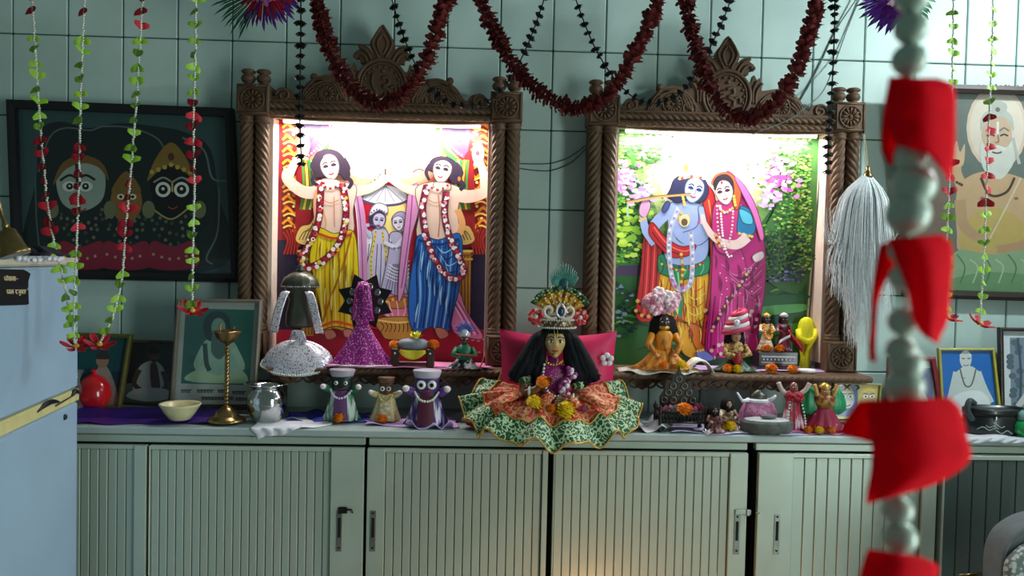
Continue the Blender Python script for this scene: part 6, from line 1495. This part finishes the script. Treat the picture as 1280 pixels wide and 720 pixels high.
def string_garland(label, pts, segs, Y, end=True, br=.0037, step=4.2, group=None):
    """pts: pixel path; segs: list of (y_from, y_to, colour) bands of petals"""
    W3 = [at(x, y, Y) for x, y in cr(pts, 12)]
    org = W3[0]; t = thing('petal_garland', label, 'garland', org, group=group)
    mb = MB(); rg = random.Random(int(pts[0][0]*7)); acc = 1.0; last = W3[0]; n = 0
    k = mpp(W3[0])
    L = [0.0]
    for a, b in zip(W3, W3[1:]): L.append(L[-1]+(b-a).length)
    def pos(s):
        for i in range(len(L)-1):
            if L[i+1] >= s: return W3[i].lerp(W3[i+1], (s-L[i])/(L[i+1]-L[i]))
        return W3[-1]
    s = 0.0
    while s < L[-1]:
        c = pos(s)-org; mb.ell(c+Vector((rg.uniform(-1,1), rg.uniform(-1,1), 0))*br*.35, (br, br, br*.9), seg=6, rings=4); s += br*1.75
    mb.tube([w-org for w in W3], .0009, 4)
    stuff(mb.build('bead_string', m_pearl, t))
    s = .012; i = 0
    def py_of(w):
        d = w-CAM; return 360-FPX*d.dot(_u)/d.dot(_f)
    while s < L[-1]-.01:
        w = pos(s); py = py_of(w); colr = None
        for a, b, c_ in segs:
            if a <= py <= b: colr = c_
        if colr:
            me = (LP if colr == 'g' else RP)[i % 4]; sc = rg.uniform(.0155, .021)*(1.1 if colr == 'r' else .95)
            o = link('petal', me, t, w-org, (rg.uniform(-.4,.4), rg.uniform(-.3,.3), rg.uniform(-.9,.9)), sc)
        i += 1; s += 16.5*k*rg.uniform(.85,1.15)
    if end: blossom('end_flower', t, W3[-1]-org+Vector((0,0,-.004)), .040, (.5, .2, .3))
    return t
YG = -.95
g1 = string_garland('petal garland crossing the refrigerator corner and ending in a red flower', [(38,-25),(41,14),(47,110),(55,210),(64,285),(78,345),(90,405),(95,432)], [(-40,22,'r'),(40,160,'g'),(168,296,'r'),(305,440,'g')], YG)
string_garland('straight petal garland hanging before the painted faces and meeting the red flowers', [(107,-25),(105,14),(101,120),(99,220),(96,300),(93,370),(93,430)], [(-40,22,'r'),(40,160,'g'),(170,296,'r'),(300,440,'g')], YG-.01, end=False)
string_garland('petal garland bowing inward below the picture to the second red flower', [(180,-25),(177,20),(171,120),(163,220),(157,290),(152,350),(140,398),(124,430)], [(-40,45,'r'),(50,215,'g'),(222,325,'r'),(332,440,'g')], YG)
string_garland('petal garland ending in one red flower over the matted picture', [(246,-25),(244,60),(242,160),(243,240),(241,310),(240,388)], [(-40,118,'g'),(125,242,'r'),(252,386,'g')], YG)
string_garland('petal garland beside the sage portrait, partly behind the big red ribbons', [(1192,-25),(1191,60),(1190,120),(1187,220),(1184,300),(1184,396)], [(-40,112,'g'),(200,246,'r'),(252,390,'g')], YG+.2)
string_garland('petal garland across the bearded sage, ending in a limp red flower', [(1242,-25),(1240,60),(1237,140),(1233,240),(1230,320),(1225,404)], [(-40,140,'g'),(142,262,'r'),(268,398,'g')], YG+.2)

# thick dark red swags and thin black ones
m_maroon = M('dark_red_floret', (100, 20, 20), .75, var=.3); m_blackleaf = M('black_floret', (16, 20, 20), .7, var=.3)
MF = [floret_mesh('floret', m_maroon, 5, k) for k in range(3)]; BF = [floret_mesh('floret', m_blackleaf, 4, k+5, .5) for k in range(3)]
def swag(name, label, pts, Y, r, gap, meshes, mat, group=None):
    W3 = [at(x, y, Y) for x, y in cr(pts, 16)]; org = W3[0]
    t = thing(name, label, 'garland', org, group=group); rg = random.Random(int(pts[0][0]))
    MB().tube([w-org for w in W3], r*.16, 5).build('string', mat, t)
    acc = 0; i = 0
    for a, b in zip(W3, W3[1:]):
        acc += (b-a).length
        if acc >= gap:
            acc = 0; d = (b-a).normalized(); q = d.to_track_quat('Z', 'Y').to_matrix() @ Matrix.Rotation(rg.uniform(0,6.28), 3, 'Z'); q = Matrix.Rotation(rg.uniform(-.25,.25), 3, 'Y') @ q
            o = link('floret', meshes[i % 3], t, b-org, None, r*rg.uniform(.85,1.2)); o.rotation_euler = q.to_euler(); i += 1
    return t
YS = -.42
swag('flower_swag', 'dark red flower swag looping over the crest above the two dancers', [(390,-40),(396,0),(406,40),(422,82),(446,115),(476,128),(505,118),(530,85),(546,40),(562,-10),(570,-40)], YS, .029, .0165, MF, m_maroon)
swag('flower_swag', 'dark red flower swag hanging in the gap between the two carved frames', [(592,-40),(602,0),(622,45),(650,92),(688,125),(722,136),(756,122),(784,85),(808,40),(826,-5),(836,-40)], YS, .029, .0165, MF, m_maroon)
swag('flower_swag', 'dark red flower swag looping over the crest of the garden print', [(848,-40),(858,0),(868,50),(884,100),(906,136),(932,148),(962,136),(990,100),(1008,55),(1022,5),(1030,-40)], YS, .029, .0165, MF, m_maroon)
swag('black_garland', 'thin black garland strand hanging straight down to the raised hand of the yellow-clad dancer', [(376,-30),(376,40),(375,110),(375,160),(377,206)], YS-.02, .017, .026, BF, m_blackleaf)
swag('black_garland', 'thin black garland looping behind the swag over the dancers crest', [(482,-40),(490,0),(506,50),(528,96),(556,126),(590,133),(616,122),(640,95),(662,50),(680,0),(692,-40)], YS+.06, .015, .026, BF, m_blackleaf)
swag('black_garland', 'thin black garland looping from the gap to the crest of the garden print', [(708,-40),(720,0),(742,56),(768,98),(796,124),(826,128),(856,112),(884,66),(904,25),(918,-15),(926,-40)], YS+.06, .015, .026, BF, m_blackleaf)
swag('black_garland', 'thin black garland strand hanging straight down by the fly whisk and garden frame column', [(1044,-30),(1043,40),(1040,110),(1036,170),(1035,218)], YS-.02, .016, .025, BF, m_blackleaf)

# foil rosettes at the top edge
def foil(label, px, py, Y, cols, R):
    o = at(px, py, Y); t = thing('foil_rosette', label, 'decoration', o); k = mpp(o)
    for j, (c, r0, a0, a1) in enumerate(cols):
        mb = MB(); n = 22; m = M('foil_%d_%d_%d' % c, c, .3, metal=.2, var=.3, scale=60)
        for i in range(n):
            a = a0+(a1-a0)*i/n; w = (a1-a0)/n*.5; R1 = r0*R*(1+.12*sin(i*2.3)); y = -.004*j-.003*(i % 2)
            mb.add([(0,y-.01,0), (R1*.86*cos(a-w), y, R1*.86*sin(a-w)), (R1*cos(a), y+.01, R1*sin(a)), (R1*.86*cos(a+w), y-.006, R1*.86*sin(a+w))], [(0,1,2,3)], smooth=False)
        mb.build('foil_petal_ring', m, t)
    MB().ell((0,-.02,.01), (.022,.014,.022), seg=12, rings=8).build('foil_centre', M('foil_gold', (230,170,60), .2, metal=.9), t)
    MB().tube([(0,0,0),(0,.0,.25)], .0012, 5).build('hanging_thread', m_black, t)
foil('green, red and violet foil rosette hanging above the frame of the dancers print', 332, -14, YS, [((16,110,70),1.45,pi*1.0,pi*1.38), ((110,50,150),1.05,pi*1.3,pi*2.0), ((170,24,40),.82,pi,pi*2.1), ((20,110,70),1.0,0,pi), ((200,120,190),.5,0,2*pi)], .118)
foil('violet and green foil rosette hanging behind the string of big beads', 1118, -6, YS, [((92,40,140),1.0,pi*1.0,pi*1.7), ((16,130,80),1.05,pi*1.66,pi*2.05), ((190,30,60),.8,0,pi), ((120,50,150),.66,pi,pi*1.6), ((226,190,214),.42,0,2*pi)], .125)

# ------------------------------------------------------------------ the near bead string with red ribbons
o = CAM + ray(1140, -40)*.262
nb = thing('bead_garland', 'string of big pale green beads with broad red ribbon petals', 'garland', o)
m_bead = M('pale_green_bead', (196, 216, 200), .3, var=.05, coat=.3, sub=.15); m_rib = M('red_ribbon', (250, 8, 44), .8, var=.08, scale=200, spec=.15)
bead = MB().ell((0,0,0), (1,1,.95), seg=24, rings=16).mesh('bead', m_bead)
def nl(px, py, d=.262): return CAM + ray(px, py)*d - o
nt = m_rib.node_tree; tr = nt.nodes.new('ShaderNodeBsdfTranslucent'); tr.inputs['Color'].default_value = S(255, 8, 44); mxs = nt.nodes.new('ShaderNodeMixShader'); mxs.inputs[0].default_value = .5
nt.links.new(nt.nodes['Principled BSDF'].outputs[0], mxs.inputs[1]); nt.links.new(tr.outputs[0], mxs.inputs[2]); nt.links.new(mxs.outputs[0], nt.nodes['Material Output'].inputs['Surface'])
for (x, y, r) in [(1136,-66,23),(1135,-24,22),(1141,-4,22),(1139,36,21),(1137,75,22),(1138,116,20),(1138,158,21),(1138,196,20),(1142,232,27),(1135,268,27),(1131,313,20),(1132,346,20),(1129,402,19),(1127,438,19),(1133,455,22),(1131,483,24),(1130,520,20),(1128,560,20),(1126,600,20),(1122,638,19),(1125,672,21),(1122,712,20),(1120,752,20)]:
    link('bead', bead, nb, nl(x, y), None, r*.262/FPX)
MB().tube([nl(1138,-80), nl(1138,100), nl(1136,300), nl(1130,480), nl(1124,650), nl(1120,780)], .0006, 5).build('thread', m_pearl, nb)
def ribbon(outline, d0, curl=.006, mat=m_rib):
    """a cut ribbon petal bulging over the string: outline in pixels, strip of paired left/right points"""
    mb = MB(); n = len(outline)-1
    L = cr([a for a, b in outline], 6); R_ = cr([b for a, b in outline], 6); m = len(L)
    def fn(u, v):
        j = v*(m-1); i = min(int(j), m-2); f = j-i
        l = (L[i][0]+(L[i+1][0]-L[i][0])*f, L[i][1]+(L[i+1][1]-L[i][1])*f); r = (R_[i][0]+(R_[i+1][0]-R_[i][0])*f, R_[i][1]+(R_[i+1][1]-R_[i][1])*f)
        x = l[0]+(r[0]-l[0])*u; y = l[1]+(r[1]-l[1])*u
        return nl(x, y, d0-curl*sin(pi*u))
    mb.grid(fn, 12, m-1); oo = mb.build('ribbon_petal', mat, nb); solidify(oo, .0004); return oo
# each ribbon: a front flap and a flap folded behind the beads
ribbon([((1121,97),(1172,98)),((1114,120),(1192,110)),((1112,150),(1194,150)),((1120,180),(1193,190)),((1148,182),(1190,214)),((1166,198),(1188,226))], .258)
ribbon([((1112,96),(1138,96)),((1106,130),(1136,128)),((1102,165),(1128,166)),((1103,190),(1119,186)),((1112,207),(1118,205))], .264, -.003)
ribbon([((1110,298),(1178,293)),((1122,330),(1190,310)),((1134,360),(1188,360)),((1140,390),(1184,400)),((1146,408),(1176,418)),((1156,420),(1172,430))], .257)
ribbon([((1100,306),(1128,297)),((1094,336),(1118,330)),((1090,370),(1106,352)),((1088,410),(1097,380)),((1086,432),(1094,432)),((1087,450),(1095,453))], .265, -.002)
ribbon([((1086,500),(1186,497)),((1086,530),(1200,512)),((1090,560),(1208,545)),((1088,590),(1211,576)),((1084,614),(1170,604)),((1083,630),(1112,622))], .256)
ribbon([((1074,501),(1094,499)),((1060,520),(1092,512)),((1050,540),(1090,545)),((1070,548),(1090,553))], .264, -.002)
ribbon([((1086,686),(1150,696)),((1080,700),(1172,708)),((1074,724),(1168,730)),((1072,760),(1166,760))], .257)

# ------------------------------------------------------------------ chair corner at lower right
ch = thing('upholstered_chair', 'grey upholstered chair with a patterned white cover in front of the cabinets', 'chair', (onz(1305, 700, .45).x, -.80, 0))
cx = at(1296, 690, -.80)
def cl(px, py, Y): q = at(px, py, Y); return q-ch.location
m_greyf = M('grey_upholstery', (112,118,120), .8, var=.12, scale=40, bump=.2); m_pat = M('patterned_cover', (206,212,210), .8, c2=(120,130,126), kind='voronoi', scale=60, thr=.45, soft=.05)
prof = [cl(x, y, -.80) for x, y in ((1239,720),(1241,690),(1250,668),(1266,654),(1290,644),(1340,636),(1400,640))]
mb = MB(); pl = cr([tuple(v) for v in prof], 6); base = pl[0][2]-.10
poly = [(v[0], v[2]) for v in pl]+[(pl[-1][0], base),(pl[0][0], base)]
bk = mb.prism(poly, -.05, .05).build('backrest', m_greyf, ch); bv = bk.modifiers.new('soft', 'BEVEL'); bv.width = .012; bv.segments = 3
MB().tube([Vector(v)+Vector((0,-.05,0)) for v in pl], .006, 8).build('piping', m_greyf, bk)
pr2 = cr([tuple(cl(x, y, -.862)) for x, y in ((1254,722),(1256,702),(1268,688),(1284,678),(1320,670),(1390,668))], 6); b2 = pr2[0][2]-.08
cv = MB().prism([(v[0], v[2]) for v in pr2]+[(pr2[-1][0], b2),(pr2[0][0], b2)], -.09, -.055).build('cover', m_pat, ch); bv = cv.modifiers.new('soft', 'BEVEL'); bv.width = .008; bv.segments = 3
sz = .50; xl = pl[0][0]; xr = pl[-1][0]
MB().box(((xl+xr)/2, -.22, sz-.04), (xr-xl, .42, .08), bev=.02).build('seat', m_greyf, ch)
MB().box(((xl+xr)/2, .0, (base+sz-.1)/2), (xr-xl-.05, .05, base-sz+.16)).build('back_support', m_greyf, ch)
for x in (xl+.04, xr-.04):
    for y in (-.40, -.02): MB().lathe([(.014,0),(.02,sz-.07)], 12, (x, y, 0)).build('leg', m_black, ch)
# paper and brass rod on a low stool beside it
sp = at(1228, 716, -.74)
st = thing('low_stool', 'small dark stool carrying a paper sheet beside the grey chair', 'stool', (sp.x-.030, -.80, 0)); TZ = sp.z-.012
MB().box((0,0,TZ-.012), (.09,.14,.024), bev=.004).build('stool_top', m_darkwood, st)
for x in (-.03,.03):
    for y in (-.05,.05): MB().box((x,y,(TZ-.024)/2), (.02,.02,TZ-.024)).build('leg', m_darkwood, st)
pp = MB(); q = [(-.035,-.05,0),(.038,-.055,0),(.040,.03,0),(-.03,.035,0)]; pp.add(q+[(a,b,.001) for a,b,c in q], [(3,2,1,0),(4,5,6,7)]+[(i,(i+1) % 4,(i+1) % 4+4,i+4) for i in range(4)], smooth=False)
tag(pp.build('paper_sheet', M('white_paper', (220,214,222), .8), None, (st.location.x, st.location.y, TZ+.001)), 'white paper sheet on the small dark stool', 'paper')
tag(MB().tube([(-.035,0,0),(0,.004,.002),(.04,.014,.004)], .005, 8).build('brass_rod', m_brass, None, (st.location.x-.012, st.location.y+.05, TZ+.006)), 'short brass rod lying at the edge of the paper sheet', 'rod')

# oil lamp on the floor whose glow shows on the cabinet doors
dp = Vector((.44, -.72, 0))
dy = thing('oil_lamp', 'small brass oil lamp burning on the floor before the middle cabinet', 'oil lamp', dp)
MB().lathe([(.07,0),(.065,.012),(.02,.02),(.015,.06),(.05,.085),(.055,.10),(.045,.098),(.0,.09)], 24).build('stand', m_brass, dy)
MB().lathe([(.004,0),(.012,.012),(.010,.026),(.0,.05)], 12, (0,0,.097)).build('flame', M('lamp_flame', (255,170,70), .5, emis=(255,140,50,90)), dy)
d_ = bpy.data.lights.new('flame_light', 'POINT'); d_.energy = 3.2; d_.color = (1,.45,.16); d_.shadow_soft_size = .02
do = bpy.data.objects.new('flame_light', d_); COL.objects.link(do); do.parent = dy; do.location = (0,0,.16)
